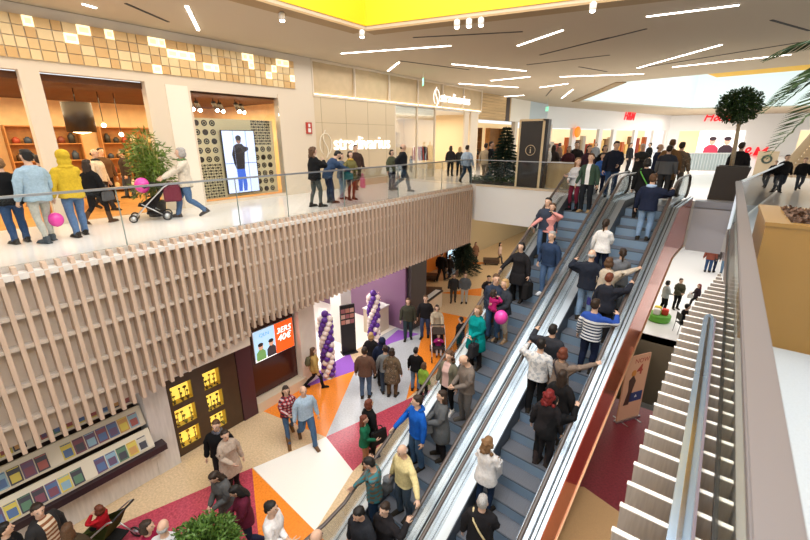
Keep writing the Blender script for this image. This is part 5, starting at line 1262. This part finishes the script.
P_(93, 152, 'bald man in cream sweater with a dark scarf walking right', 'u', 120, feet=(107, 210), top=S((.62, .55, .45)), pants=(.03, .03, .035), hair=('fringe', 'dark'), scarf=(.03, .04, .04), legs='walk')
P_(104, 152, 'person in brown jacket half behind the bald man in cream', 'u', 150, h=1.72, top=J(brn), pants=dk, feet=(112, 203))
P_(119, 153, 'man in dark brown jacket facing left by the bamboo palm', 'u', -100, feet=(131, 198), top=J((.05, .035, .028)), pants=(.06, .07, .09), legs='step')
P_(137, 165, 'person in grey trousers behind the bamboo palm', 'u', 100, feet=(142, 197), f=1, top=J(dk), pants=(.3, .3, .3), legs='walk', hair=('bob', 'dark'))
ps = P_(182, 151, 'grey haired woman in beige jacket and jeans pushing a pushchair left', 'u', -90, feet=(191, 217), f=1, top=J((.58, .52, .43)), pants=(.07, .13, .25), hair=('bob', 'grey'), scarf=(.12, .2, .08), armR='push', armL='push', legs='walk', shoe=('shoe', (.05, .035, .03)))
a = ps.rotation_euler[2]; fwd = Vector((-math.sin(a), math.cos(a))); l0 = Vector(ps.location[:2])+fwd*.86
pushchair((*l0, UP), a, 'pushchair with black seat and silver frame on the upper walkway', (.015, .014, .016), (.02, .018, .02)).scale = (.88, .88, .88)
balloon('magenta balloon above the pushchair on the upper walkway', (l0.x+fwd.x*.1, l0.y+fwd.y*.1, UP+.88), .17)
b = empty('shopping_bag', (l0.x-fwd.x*.5+.06, l0.y-fwd.y*.5, UP+.45), a, 'maroon bag hanging from the pushchair handle on the upper walkway', 'bag')
MB().box((-.12, -.2, 0), (.12, .2, .42), cloth((.16, .03, .05))).build('body', b, bevel=.03); MB().tube([(0, -.12, .41), (0, -.04, .5), (0, .04, .5), (0, .12, .41)], .01, cloth((.16, .03, .05)), n=6).build('handle', b)
# ---- upper walkway, at the glass
P_(309, 151, 'woman with curly brown hair in short black jacket and grey leggings at the glass', 'u', 60, feet=(317, 207), f=1, top=J(blk), pants=(.07, .08, .075), leg='leggings', hair=('curly', 'brown'), armR='phone', legs='step')
pl = P_(336, 152, 'person in blue jacket bending over the glass balustrade', 'u', 70, feet=(332, 203), h=1.72, top=J((.03, .055, .11)), pants=navy, hair=('short', 'black'), lean=32, armR=(.22, .62, .98), armL=(-.14, .62, .98), pitch=25)
bag('handbag', 'teal handbag on the arm of the person bending over the glass', pl, 'L', (.02, .17, .18), .36, .26, .12, drop=-.12)
P_(346, 157, 'person in pale jeans between the bending person and the olive jacket', 'u', 120, feet=(343, 199), f=1, top=J((.12, .15, .19)), pants=(.2, .3, .42), hair=('bob', 'dark'), armR='hold', armL='hold')
po = P_(351, 155, 'woman in olive jacket with yellow scarf leaning arms on the glass', 'u', 150, feet=(352, 200), f=1, top=('tunic', (.16, .14, .05)), pants=(.06, .02, .02), leg='leggings', hair=('bob', 'dark'), scarf=(.6, .36, .06), armR='out', armL='hold')
bag('shopping_bag', 'pink carrier bag held by the woman in olive at the glass', po, 'L', (.75, .2, .33), .26, .34, .08, drop=.0, off=(.15, .1))
P_(349, 147, 'man in dark top standing behind the group at the glass', 'u', 160, feet=(357, 189), top=J((.05, .03, .025)), pants=(.08, .06, .04), legs='walk')
pb = P_(391, 153, 'short person in olive green jacket beside the bald man in black', 'u', 140, feet=(392, 190), f=1, top=J((.09, .10, .06)), pants=navy, hair=('bob', 'black'))
bag('shopping_bag', 'small brick red bag at the side of the person in olive green', pb, 'L', (.3, .05, .03), .18, .16, .08)
P_(401, 146, 'bald man in black jacket and jeans with hands behind his back', 'u', 100, feet=(403, 191), top=J((.015, .017, .022)), pants=(.03, .06, .1), hair=('fringe', 'dark'), armR='back', armL='back', legs='walk')
P_(449, 148, 'dark haired woman in black at the boutique door', 'u', 10, feet=(450, 176), f=1, top=J(dk), pants=blk, hair=('long', 'dark'), face=0)
P_(458, 149, 'blonde woman in black at the boutique door', 'u', 10, feet=(459, 176), f=1, top=J((.03, .03, .03)), pants=blk, hair=('long', 'blond'), face=0)
P_(468, 147, 'man in light blue shirt and jeans walking towards the boutique', 'u', 30, feet=(466, 183), top=S((.36, .46, .6)), pants=(.04, .07, .12), face=0, legs='walk')
P_(479, 145, 'man in beige shirt and khaki trousers walking right of the blue shirt', 'u', 20, feet=(484, 182), top=S((.42, .33, .22)), pants=(.22, .17, .12), face=0, legs='walk2')
P_(489, 144, 'man in black shirt and grey trousers left of the fir tree', 'u', 100, feet=(489, 182), top=S(blk), pants=(.12, .14, .15), legs='step', skin=1)
P_(405, 158, 'shop visitor in black inside the boutique window', 'u', 60, feet=(411, 172), f=1, top=J(blk), pants=dk, hair=('bob', 'dark'))
# ---- crowd round the information desk and the top of the escalators
P_(548, 147, 'grey haired man in white shirt behind the information desk', 'u', -60, h=1.76, yd=18.6, top=S((.72, .70, .66)), pants=dk, hair=('crop', 'grey'))
P_(554, 149, 'dark haired woman behind the man in the white shirt', 'u', 20, h=1.7, yd=19.2, f=1, top=J((.04, .03, .03)), pants=dk, hair=('long', 'dark'), face=0)
P_(569, 152, 'woman in dark maroon at the information desk', 'u', 170, h=1.66, yd=18.5, f=1, top=J((.06, .02, .03)), pants=dk, hair=('long', 'brown'))
P_(577, 145, 'dark haired man behind the woman in dark maroon', 'u', 170, h=1.84, yd=19, top=J(dk), pants=dk)
P_(589, 148, 'woman with brown hair in plum coat behind the green cardigan', 'u', 150, h=1.76, yd=17.6, f=1, top=Co((.05, .025, .04)), pants=dk, hair=('long', 'dark'), legs='walk', lean=6)
P_(605, 149, 'dark haired person in black behind the boy in blue', 'u', 160, h=1.72, yd=18, top=J(blk), pants=dk, hair=('bob', 'black'), f=1)
P_(603, 158, 'boy in bright blue jacket with white stripes at the top of the escalator', 'u', 170, h=1.42, yd=16.9, hs=1.15, top=('jacket', pattern('cloth_boy', 'stripes', [(.02, .1, .4), (.03, .12, .45), (.7, .7, .7), (.02, .1, .4)], 6)), pants=navy)
P_(617, 141, 'tall man in navy jacket and jeans at the top of the left escalator', 'u', 165, h=1.9, yd=15.9, top=J((.013, .016, .03)), pants=jean, armL='hold', pitch=15)
P_(643, 147, 'grey haired man in dark coat with arms folded behind the escalators', 'u', 170, h=1.78, yd=18.6, top=Co((.03, .032, .035)), pants=dk, hair=('crop', 'grey'), armR='cross', armL='cross')
P_(660, 148, 'balding man in dark coat left of the tan brown coat', 'u', 100, h=1.78, yd=18, top=Co(navy), pants=dk, hair=('fringe', 'brown'))
P_(673, 142, 'big man in tan brown coat seen from behind at the escalator top', 'u', 10, h=1.95, yd=17.2, top=Co((.20, .11, .05)), pants=dk, hair=('crop', 'brown'), face=0)
P_(683, 143, 'person in mottled brown jacket at the end of the right handrail', 'u', 20, h=1.86, yd=17.5, top=('jacket', pattern('cloth_camo2', 'blotch', [(.16, .11, .07), (.09, .07, .045), (.24, .18, .12)], 12)), pants=(.12, .1, .08), face=0)
P_(743, 142, 'person in black beside the topiary tree', 'u', 20, yd=19, h=1.85, top=J((.02, .018, .02)), pants=(.05, .06, .08), face=0)
for i, (px, py_, fx, fy, lb) in enumerate(((784, 157, 778, 192, 'man in black seen through the glass beyond the gold planter, left one'), (797, 160, 797, 190, 'person in black seen through the glass beyond the gold planter, right one'), (771, 163, 770, 186, 'person in dark jeans just behind the ring emblem board'))):
    P_(px, py_, lb, 'u', 150+i*20, feet=(fx, fy), top=J(blk), pants=(.03, .035, .045), legs='walk')
for i, (px, py_, lb) in enumerate(((536, 140, 'shop visitor in beige far behind the information totem'), (560, 146, 'shop visitor in brown between the white shirt and the maroon woman'), (631, 146, 'person in dark jacket far behind the tall man in navy'), (596, 146, 'person with grey jacket far behind the plum coat'), (650, 146, 'far shopper in black between the two coats'))):
    P_(px, py_, lb, 'u', 60*i, h=1.7, yd=27+i, f=i % 2, top=J([(.4, .33, .25), (.12, .07, .05), dk, mg, blk][i]), pants=dk, hair=(('short', 'bob')[i % 2], 'dark'))
# ---- left escalator, coming down
P_(577, 159, 'woman in pale grey sweater and maroon trousers near the top of the left escalator', 'L', -15, f=1, h=1.64, top=S((.48, .48, .50)), pants=mar, leg='leggings', hair=('long', 'lbrown'), armR='hold', armL='cross', look=60, shoe=('boot', blk))
P_(591, 158, 'man in dark green cardigan over white shirt near the top of the left escalator', 'L', 0, h=1.78, top=('sweater', pattern('cloth_cardigan', 'front', [(.025, .055, .035), (.7, .7, .72)], .06)), pants=(.015, .017, .022), hair=('short', 'brown'), shoe=('shoe', (.36, .24, .12)), armR='bag')
P_(539, 203, 'man in slate blue sweater behind the woman in pink on the left escalator', 'L', 0, h=1.76, top=S((.035, .045, .07)), pants=ljean, hair=('short', 'black'))
P_(550, 211, 'woman in pink sweater reaching to the left handrail', 'L', 10, f=1, h=1.62, top=S((.62, .27, .25)), pants=blk, hair=('long', 'brown'), armR=('rail', -1, -.45), armL='face')
P_(553, 233, 'older man in navy hooded sweater and white trainers on the left escalator', 'L', -10, h=1.76, top=S((.022, .04, .085)), pants=ljean, hair=('crop', 'grey'), hood=('hood_down', (.022, .04, .085)), shoe=('shoe', (.7, .7, .7)), armR='pocket', armL='bag')
pc = P_(522, 245, 'woman in long black coat with dark hair, hand on the left handrail', 'L', 0, f=1, h=1.66, top=Co((.012, .013, .016)), pants=blk, hair=('bob', 'black'), armR=('rail', -1, -.4), armL='bag')
bag('shopping_bag', 'big black carrier bag held by the woman in the long black coat', pc, 'L', (.015, .014, .015), .4, .42, .16)
pd = P_(490, 283, 'man with dark blue jacket carrying the child in magenta down the escalator', 'L', 10, h=1.78, top=J((.025, .035, .06)), pants=(.05, .1, .19), hair=('crop', 'brown'), armL='carry', armR='belly', look=30)
a = pd.rotation_euler[2]; c, s = math.cos(a), math.sin(a); l = pd.location
person((l.x-.06*c-.30*s, l.y-.06*s+.30*c, l.z+.72), a+R(150), 'small child in magenta jacket carried by the man in dark blue', height=.92, hs=1.35, f=1, top=J((.36, .015, .12)), pants=(.55, .4, .42), hair=('bob', 'dark'), face=1, legs='sit', armR='hold', armL='hold')
pg = P_(508, 278, 'blonde woman with dark jacket, sand trousers and boots on the left escalator', 'L', -10, f=1, h=1.68, top=J((.03, .035, .045)), pants=(.45, .38, .3), leg='leggings', hair=('bob', 'blond'), armL='hold', armR='bag', shoe=('boot', (.3, .2, .12)))
q = hand_world(pg, 'L'); balloon('bright pink balloon held in front of the blonde woman on the escalator', (q.x+.24, q.y-.1, q.z-.06), .16, (.85, .10, .38))
bag('handbag', 'brown furry bag carried by the blonde woman with the pink balloon', pg, 'R', (.22, .12, .05), .32, .3, .14, drop=-.1)
pt = P_(473, 316, 'woman in bright teal coat with folded hands on the left escalator', 'L', -5, f=1, h=1.64, top=('coat', (.0, .23, .23)), pants=dk, hair=('bob', 'lbrown'), armR='belly', armL='belly')
bag('handbag', 'large black handbag beside the woman in the teal coat', pt, 'L', (.03, .03, .032), .36, .34, .16, off=(.14, .06))
P_(448, 353, 'girl with long curly hair, pink top and camouflage jacket on the left escalator', 'L', 0, f=1, h=1.60, top=('jacket', pattern('cloth_camo', 'front', [(.13, .12, .08), (.58, .38, .34)], .085)), pants=blk, leg='leggings', hair=('curly', 'brown'), shoe=('shoe', (.72, .7, .7)))
P_(468, 358, 'balding man in grey brown sweater looking down on the left escalator', 'L', -30, h=1.76, top=S((.17, .14, .12)), pants=(.14, .13, .125), hair=('fringe', 'dark'), pitch=30, armR='hold', armL='hold', shoe=('shoe', (.1, .09, .08)))
P_(420, 396, 'man in royal blue hooded sweater and jeans with hand on the left handrail', 'L', -20, h=1.78, top=S((.008, .09, .42)), pants=(.06, .12, .22), hair=('short', 'dark'), hood=('hood_down', (.008, .09, .42)), armR=('rail', -1, -.45), look=-20)
pn = P_(437, 404, 'woman in grey coat with long dark hair beside the royal blue sweater', 'L', -40, f=1, h=1.66, top=Co((.10, .105, .11)), pants=dk, hair=('long', 'dark'), armR='hold', armL='hold')
bag('handbag', 'silver grey handbag held by the woman in the grey coat', pn, 'R', (.2, .21, .22), .4, .28, .16, drop=-.1, strap=.08)
py2 = P_(409, 440, 'balding man in pale yellow shirt and jeans on the left escalator', 'L', -10, h=1.74, top=S((.66, .56, .28)), pants=(.07, .10, .14), hair=('fringe', 'grey'), armL=('rail', 1, -.3), armR='bag', pitch=10)
q = hand_world(py2, 'R'); o = empty('folded_coat', (q.x-.02, q.y-.04, q.z-.42), py2.rotation_euler[2], 'grey coat hanging from the hand of the man in the yellow shirt', 'coat')
V_, T_ = remesh_np(MB().ball((0, 0, .36), (.1, .12, .1), SK).ball((0, 0, .2), (.09, .14, .2), SK).ball((.03, .05, .1), (.07, .09, .12), SK), .014, 500, wrinkle=.03, wscale=18); link('cloth', mesh_np('cloth', V_, T_, cloth((.19, .2, .215))), o)
P_(358, 462, 'man in teal and brown checked shirt stretching both arms along the left handrail', 'L', -55, h=1.74, top=('sweater', pattern('cloth_check', 'plaid', [(.03, .17, .2), (.14, .09, .05), (.09, .13, .13)], 9.)), pants=(.015, .04, .085), hair=('short', 'black'), armL=('rail', -1, .28), armR=('rail', -1, -.3), pitch=25, lean=0, skin=1, shoe=('shoe', blk))
P_(361, 516, 'man in black jacket with black hair at the bottom of the left escalator', 'L', 0, h=1.74, top=J((.02, .022, .028)), pants=dk, hair=('short', 'black'), skin=1, pitch=15)
P_(419, 536, 'person with dark brown hair at the bottom edge between the escalators', 'L', 0, f=1, h=1.64, top=J(dk), pants=dk, hair=('short', 'dark'), armL=('rail', 1, .2))
# ---- right escalator, going up
P_(669, 152, 'man in grey jacket with navy yoke at the top of the right escalator', 'R', 0, h=1.76, top=('jacket', pattern('cloth_yoke', 'yoke', [(.10, .105, .115), (.015, .02, .035)], 1.24)), pants=(.05, .05, .055), face=0)
P_(646, 166, 'person in black with a green shoulder strap behind the navy hooded jacket', 'R', 0, h=1.68, f=1, top=J(blk), pants=blk, hair=('bob', 'black'), face=0, strap=(.1, .35, .06))
P_(652, 181, 'man in navy jacket with pale blue hood and light jeans on the right escalator', 'R', 0, h=1.78, top=J((.013, .018, .04)), pants=(.2, .3, .45), hair=('short', 'brown'), hood=('hood_down', (.35, .48, .68)), face=0, armR=('rail', 1, .35))
P_(605, 219, 'woman with ponytail in white sweater and dark jeans on the right escalator', 'R', 0, f=1, h=1.64, top=S((.74, .73, .72)), pants=navy, leg='leggings', hair=('ponytail', 'dark'), face=0, armR='hold')
P_(629, 248, 'woman with ponytail in grey jacket on the right escalator beside the beige coat', 'R', 20, f=1, h=1.60, top=J((.16, .17, .19)), pants=mg, hair=('ponytail', 'dark'), face=0, armR='hold')
P_(595, 248, 'grey haired man in navy jacket and light jeans with a hand on the middle handrail', 'R', 0, h=1.78, top=J((.016, .02, .032)), pants=(.2, .3, .44), hair=('fringe', 'grey'), face=0, armL=('rail', -1, .3))
pq = P_(612, 256, 'woman in beige coat with brown hair reaching to the right handrail', 'R', 0, f=1, h=1.66, top=Co((.50, .42, .33)), pants=dk, hair=('bob', 'brown'), face=0, armR=('rail', 1, .4))
bag('handbag', 'purple blue handbag hanging behind the woman in the beige coat', pq, 'L', (.05, .05, .22), .26, .3, .1, drop=-.1)
P_(612, 285, 'person with reddish brown hair in dark navy jacket, hand on the right handrail', 'R', -10, f=1, h=1.66, top=J((.02, .022, .032)), pants=dk, hair=('short', 'red'), face=0, armR=('rail', 1, .4))
P_(597, 310, 'man in blue and white striped sweater with a white chest band', 'R', -5, h=1.74, top=('sweater', pattern('cloth_stripe', 'stripes', [(.7, .72, .74), (.015, .025, .07), (.75, .76, .78), (.012, .06, .32)], 15)), pants=navy, hair=('short', 'dark'), face=0, armR=('rail', 1, .35))
P_(553, 330, 'person with black hair in charcoal jacket, left hand on the middle handrail', 'R', 0, h=1.72, top=J((.03, .032, .04)), pants=dk, hair=('short', 'black'), face=0, armL=('rail', -1, .3))
P_(538, 350, 'man with black hair in mottled white sweater, left hand on the middle handrail', 'R', 10, h=1.76, top=('sweater', pattern('cloth_white_mottled', 'blotch', [(.66, .65, .64), (.42, .44, .47)], 14)), pants=blk, hair=('short', 'black'), face=0, armL=('rail', -1, .35))
P_(566, 347, 'woman in taupe sweater with auburn hair stretching an arm to the right handrail', 'R', -10, f=1, h=1.68, top=('tunic', (.20, .15, .12)), pants=dk, hair=('bob', 'red'), face=0, strap=(.03, .025, .03), armR=('rail', 1, .35))
P_(575, 374, 'woman in black leather jacket with long dark hair and jeans', 'R', 0, f=1, h=1.66, top=J((.014, .012, .012)), pants=(.07, .12, .2), leg='leggings', hair=('long', 'dark'), face=0)
P_(546, 403, 'woman with curly wine red hair dressed in black', 'R', 5, f=1, h=1.66, top=J((.018, .017, .018)), pants=blk, hair=('curly', 'wine'), face=0, shoe=('boot', (.04, .03, .028)))
P_(570, 412, 'person in black bending with one hand on the right handrail below the leather jacket', 'R', -10, f=1, h=1.52, top=J(blk), pants=dk, hair=('short', 'black'), face=0, armR=('rail', 1, .3), lean=15)
pz = P_(491, 437, 'woman with long curly blonde hair in loose white blouse and dark jeans', 'R', 0, f=1, h=1.68, top=('tunic', (.76, .74, .73)), pants=(.015, .03, .07), leg='leggings', hair=('curly', 'lbrown'), face=0, armR='hold', armL='hold')
bag('shopping_bag', 'white carrier bag at the right side of the woman in the white blouse', pz, 'R', (.74, .72, .72), .34, .36, .12, drop=-.05)
P_(482, 503, 'man with grey hair in black quilted jacket with a pale shoulder strap at the bottom', 'R', 20, h=1.76, top=('jacket', (.014, .014, .017)), pants=dk, hair=('crop', 'grey'), face=0, armR='hold', strap=(.6, .5, .28))
# ---- lower floor
P_(216, 425, 'man in black jacket by the yellow lit cabinet', 'g', 200, h=1.74, top=J(blk), pants=dk, hair=('crop', 'brown'), scarf=(.1, .1, .12))
P_(225, 435, 'woman in long beige coat beside the man in black by the cabinet', 'g', 160, h=1.64, f=1, top=Co((.44, .35, .28)), pants=dk, hair=('short', 'dark'), armR='hold')
P_(220, 472, 'woman in grey with dark hair bending left of the maroon jacket', 'g', -120, h=1.66, f=1, top=J((.09, .09, .09)), pants=(.12, .12, .11), hair=('long', 'dark'), pitch=25, armL='hold', armR='hold', lean=8)
P_(240, 487, 'woman in maroon jacket and dark jeans looking at her phone', 'g', -90, h=1.66, f=1, top=J((.10, .012, .03)), pants=(.018, .022, .05), leg='leggings', hair=('long', 'black'), pitch=30, armL='hold', armR='hold', legs='walk')
P_(271, 508, 'man in white shirt with rolled up sleeves standing on the orange floor', 'g', 120, h=1.78, top=S((.72, .70, .70)), pants=dk, hair=('short', 'black'), armR='hold', armL='cross')
P_(286, 389, 'woman in red checked shirt, jeans and tall brown boots', 'g', 170, feet=(291, 439), f=1, top=('sweater', pattern('cloth_redcheck', 'plaid', [(.35, .02, .03), (.05, .02, .04), (.5, .4, .4)], 11)), pants=(.06, .11, .2), leg='leggings', hair=('long', 'dark'), shoe=('boot', (.16, .08, .03)), legs='walk', armR='hold')
P_(303, 389, 'bald man in light blue shirt and jeans walking beside the red checked shirt', 'g', 165, feet=(308, 443), top=S((.36, .48, .6)), pants=(.06, .12, .22), hair=None, legs='walk2', shoe=('shoe', (.16, .09, .05)))
ph = P_(369, 404, 'woman with auburn hair in black coat carrying a flat black bag', 'g', 60, h=1.68, f=1, top=Co(blk), pants=dk, hair=('bob', 'red'))
bag('portfolio_bag', 'flat black bag on the arm of the auburn haired woman in black', ph, 'R', (.02, .02, .022), .5, .42, .08, drop=-.35)
P_(364, 420, 'girl in bottle green sweater with brown hair', 'g', 100, h=1.5, f=1, top=S((.012, .12, .06)), pants=(.3, .14, .07), hair=('long', 'red'), armR='hold')
P_(361, 351, 'man in brown leather jacket and jeans seen from behind', 'g', 10, feet=(366, 397), top=J((.12, .065, .045)), pants=(.07, .11, .18), hair=('short', 'dark'), face=0)
P_(385, 349, 'man in grey sweater and dark jeans seen from behind', 'g', -10, feet=(386, 392), top=S((.17, .18, .18)), pants=(.04, .055, .08), hair=('short', 'dark'), face=0)
P_(371, 336, 'blonde woman in black coat by the purple carpet', 'g', 20, h=1.66, f=1, top=Co((.015, .015, .017)), pants=dk, hair=('bob', 'blond'), face=0)
P_(392, 352, 'woman in brown mottled coat right behind the grey sweater', 'g', 20, h=1.66, f=1, top=('coat', pattern('cloth_camo3', 'blotch', [(.13, .09, .05), (.07, .055, .035), (.2, .15, .1)], 10)), pants=(.1, .06, .03), hair=('bob', 'dark'), face=0)
P_(382, 341, 'person in dark navy jacket between the blonde woman and the grey sweater', 'g', 0, h=1.7, top=J(navy), pants=dk, hood=('hood_up', navy), hair=None, face=0)
P_(311, 350, 'woman in mustard jacket with a backpack by the left balloon column', 'g', 80, feet=(316, 388), f=1, top=J((.42, .28, .09)), pants=dk, leg='leggings', hair=('long', 'brown'), backpack=(.12, .11, .06), legs='walk', shoe=('boot', blk))
P_(416, 351, 'boy in black sweater and jeans left of the child in lime green', 'g', 20, h=1.52, top=S(blk), pants=(.13, .2, .3), hair=('short', 'black'), face=0)
P_(424, 367, 'child in lime green jacket beside the escalator', 'g', 40, h=1.25, hs=1.15, f=1, top=J((.22, .38, .05)), pants=dk, hair=('bob', 'brown'), face=0)
P_(406, 301, 'person in dark green jacket by the black wall', 'g', 180, feet=(408, 339), top=J((.05, .05, .035)), pants=(.03, .05, .06), hair=('bob', 'brown'), legs='step')
P_(427, 298, 'man in black sweater and blue jeans on the orange wedge', 'g', 190, feet=(425, 337), top=S((.014, .014, .016)), pants=(.05, .07, .14), hair=('short', 'brown'), legs='step')
pp = P_(437, 308, 'woman in beige jacket pushing a pushchair towards the escalators', 'g', 175, h=1.62, f=1, top=J((.42, .34, .24)), pants=dk, hair=('bob', 'dark'), armR='push', armL='push')
a = pp.rotation_euler[2]; fwd = Vector((-math.sin(a), math.cos(a))); l0 = Vector(pp.location[:2])+fwd*1.0
pushchair((*l0, GZ), a, 'pushchair with child in magenta on the lower floor beside the escalator', (.05, .035, .03), (.04, .03, .03))
person((l0.x-fwd.x*.02, l0.y-fwd.y*.02, GZ+.16), a, 'small child in magenta jacket sitting in the pushchair on the lower floor', height=.95, hs=1.3, f=1, top=J((.32, .015, .14)), pants=(.5, .45, .45), hair=('bob', 'dark'), legs='sit', armR='hold', armL='hold')
P_(461, 320, 'boy in black jacket left of the teal coat beyond the handrail', 'g', -60, h=1.5, top=J(blk), pants=dk, hair=('short', 'black'))
P_(453, 276, 'man in black jacket with a pale print on the cream floor', 'g', 180, feet=(453, 302), top=('jacket', pattern('cloth_print', 'yoke', [(.02, .02, .02), (.03, .03, .03)], 1.2)), pants=(.06, .05, .04), legs='step')
P_(465, 275, 'man in grey jacket and pale trousers right of the printed jacket', 'g', 185, feet=(464, 303), top=J((.11, .12, .13)), pants=(.45, .42, .38), legs='stand', armR='pocket', armL='pocket')
P_(442, 253, 'person in black striding past the orange wall, left one', 'g', 20, feet=(441, 281), top=J(blk), pants=dk, face=0, legs='walk')
P_(448, 256, 'person in black striding past the orange wall, right one', 'g', 30, feet=(449, 279), top=J((.03, .025, .025)), pants=dk, face=0, legs='walk2')
P_(501, 244, 'woman in pale pink top and grey trousers far under the bridge', 'g', 100, feet=(499, 263), f=1, top=S((.6, .45, .4)), pants=(.1, .09, .09), hair=('long', 'dark'), legs='walk')
P_(474, 244, 'person in brown coat far under the bridge beside the fir tree', 'g', 150, feet=(475, 262), f=1, top=Co((.25, .13, .08)), pants=dk, hair=('long', 'brown'))
P_(489, 278, 'dark haired person taking a picture beyond the left handrail', 'g', 170, h=1.7, top=J((.02, .018, .02)), pants=dk, hair=('short', 'black'), armR='phone', armL='phone')
# lower left corner
P_(38, 510, 'man in black jacket over a brown and cream striped sweater in front of the kiosk', 'g', 150, h=1.74, top=('jacket', pattern('cloth_striped_front', 'front', [(.012, .011, .012), (.62, .5, .36), (.22, .08, .03)], .1)), pants=dk, hair=('short', 'dark'), look=-20)
P_(68, 530, 'person with long brown hair at the bottom edge left of the child in red', 'g', 30, h=1.62, f=1, top=J((.05, .035, .02)), pants=dk, hair=('long', 'brown'), face=0)
x, y = at(100, 513, GZ+.85); a_ = R(118); pushchair((x, y, GZ), a_, 'green and black pushchair with the child in red near the kiosk', (.02, .02, .02), (.05, .065, .015), 0)
person((x, y, GZ+.2), a_, 'small child in red jacket in the green pushchair near the kiosk', height=1.02, hs=1.3, f=1, top=J((.42, .012, .02)), pants=dk, hair=('bob', 'red'), legs='sit', armR='hold', armL='hold')
P_(147, 527, 'woman in crimson sweater with short dark hair at the bottom edge', 'g', 120, h=1.62, f=1, top=S((.28, .012, .05)), pants=dk, hair=('bob', 'dark'))
P_(163, 527, 'grey haired balding man at the bottom edge left of the bush', 'g', 30, h=1.7, top=S((.6, .6, .62)), pants=dk, hair=('fringe', 'grey'), face=0)
P_(4, 530, 'dark haired person cut by the lower left corner of the picture', 'g', 100, h=1.7, top=J(blk), pants=dk, hair=('short', 'black'))
P_(316, 537, 'bald man at the bottom edge beside the end of the left handrail', 'g', 60, h=1.74, top=S((.5, .3, .25)), pants=dk, hair=('fringe', 'lbrown'))
# white floor, right
P_(668, 283, 'woman in grey sweater with dark hair on the white floor by the green seat', 'g', 60, feet=(662, 312), f=1, top=S((.32, .35, .35)), pants=blk, hair=('bob', 'black'), armR='hold')
P_(679, 281, 'person in dark olive jacket holding a paper on the white floor', 'g', 150, feet=(675, 309), top=J((.06, .055, .035)), pants=blk, hair=('short', 'black'), armR='hold', armL='hold')
px_ = P_(701, 286, 'woman with red hair in black jacket at the tip of the slats', 'g', -120, feet=(694, 308), f=1, top=J((.03, .018, .025)), pants=dk, hair=('curly', 'wine'), armR='hold', legs='walk')
bag('handbag', 'white handbag of the red haired woman in black on the white floor', px_, 'R', (.6, .58, .55), .26, .2, .1, drop=-.1)
person((CH[0]+.02, CH[1]+.02, GZ+.0), R(-60), 'person in black with white stripes sitting on the tubular chair', height=1.7, top=J((.012, .012, .013)), pants=dk, hair=('short', 'black'), legs='sit', armR='hold', armL='hold')
for fx, fy, c, l, lb, rl in ((707, 272, (.2, .06, .04), jean, 'person in brick red jacket and jeans at the far end of the white floor', 0), (711, 272, (.06, .05, .045), navy, 'person in dark jacket between the brick red jacket and the grey jacket', 10), (723, 274, (.25, .22, .22), (.12, .2, .3), 'person in grey jacket and pale jeans at the far end of the white floor', 190)):
    P_(fx, fy-24, lb, 'g', rl, h=1.72, fixh=1, feet=(fx, fy), top=J(c), pants=l, face=0, armL='bag')
P_(741, 284, 'person in dark clothes on the white floor beside the grey handrail', 'g', 90, feet=(740, 301), f=1, top=J((.05, .04, .045)), pants=dk, hair=('bob', 'dark'))
for o in list(bpy.data.objects):
    if '_h' in o: del o['_h']
# ================================================================== light
w = bpy.data.worlds.new('world'); SC.world = w; w.use_nodes = True
w.node_tree.nodes['Background'].inputs[0].default_value = (.93, .97, 1, 1); w.node_tree.nodes['Background'].inputs[1].default_value = 1.0
def area(name, loc, size, power, col=(1, 1, 1), rot=(0, 0, 0)):
    l = bpy.data.lights.new(name, 'AREA'); l.energy = power; l.color = col; l.shape = 'RECTANGLE'; l.size, l.size_y = size
    o = bpy.data.objects.new(name, l); COL.objects.link(o); o.location = loc; o.rotation_euler = rot; return o
area('skylight', (-2.7, 3.5, 13.0), (10.5, 12), 1500, (.98, .99, 1))
area('far_skylight', (1, 38, 14), (14, 24), 900, (.92, 1, .98))
area('shop_lamps', (-15.6, 4, 8.3), (5, 11), 650, (1, .76, .42))
area('boutique_lamps', (-16, 18, 8.4), (5, 10), 420, (1, .86, .66))
area('walkway_lamps', (-10.8, 8, 9.7), (2.5, 20), 320, (1, .97, .93))
area('bridge_lamps', (-6, 24, 9.7), (9, 10), 420, (1, .97, .92))
area('far_fascia_fill', (-3, 56, 9.7), (8, 12), 800, (1, .97, .93))  # added fill light that whitens the far shop fascia
area('ground_shop_lamps', (-11.4, 9.3, 3.15), (3, 4.5), 260, (1, .95, .92))
area('ground_bridge_lamps', (-7, 24, 3.5), (8, 10), 260, (1, .82, .58))
area('ground_arcade_lamps', (0, 27, 3.5), (6, 16), 420, (1, .98, .95))
SC.view_settings.view_transform = 'Standard'; SC.view_settings.look = 'None'; SC.view_settings.exposure = 0.2; SC.view_settings.gamma = 1
SC.cycles.max_bounces = 7; SC.cycles.diffuse_bounces = 3; SC.cycles.glossy_bounces = 3; SC.cycles.transparent_max_bounces = 24; SC.cycles.transmission_bounces = 4
SC.cycles.caustics_reflective = False; SC.cycles.caustics_refractive = False; SC.cycles.sample_clamp_indirect = 4
SC.cycles.use_denoising = True
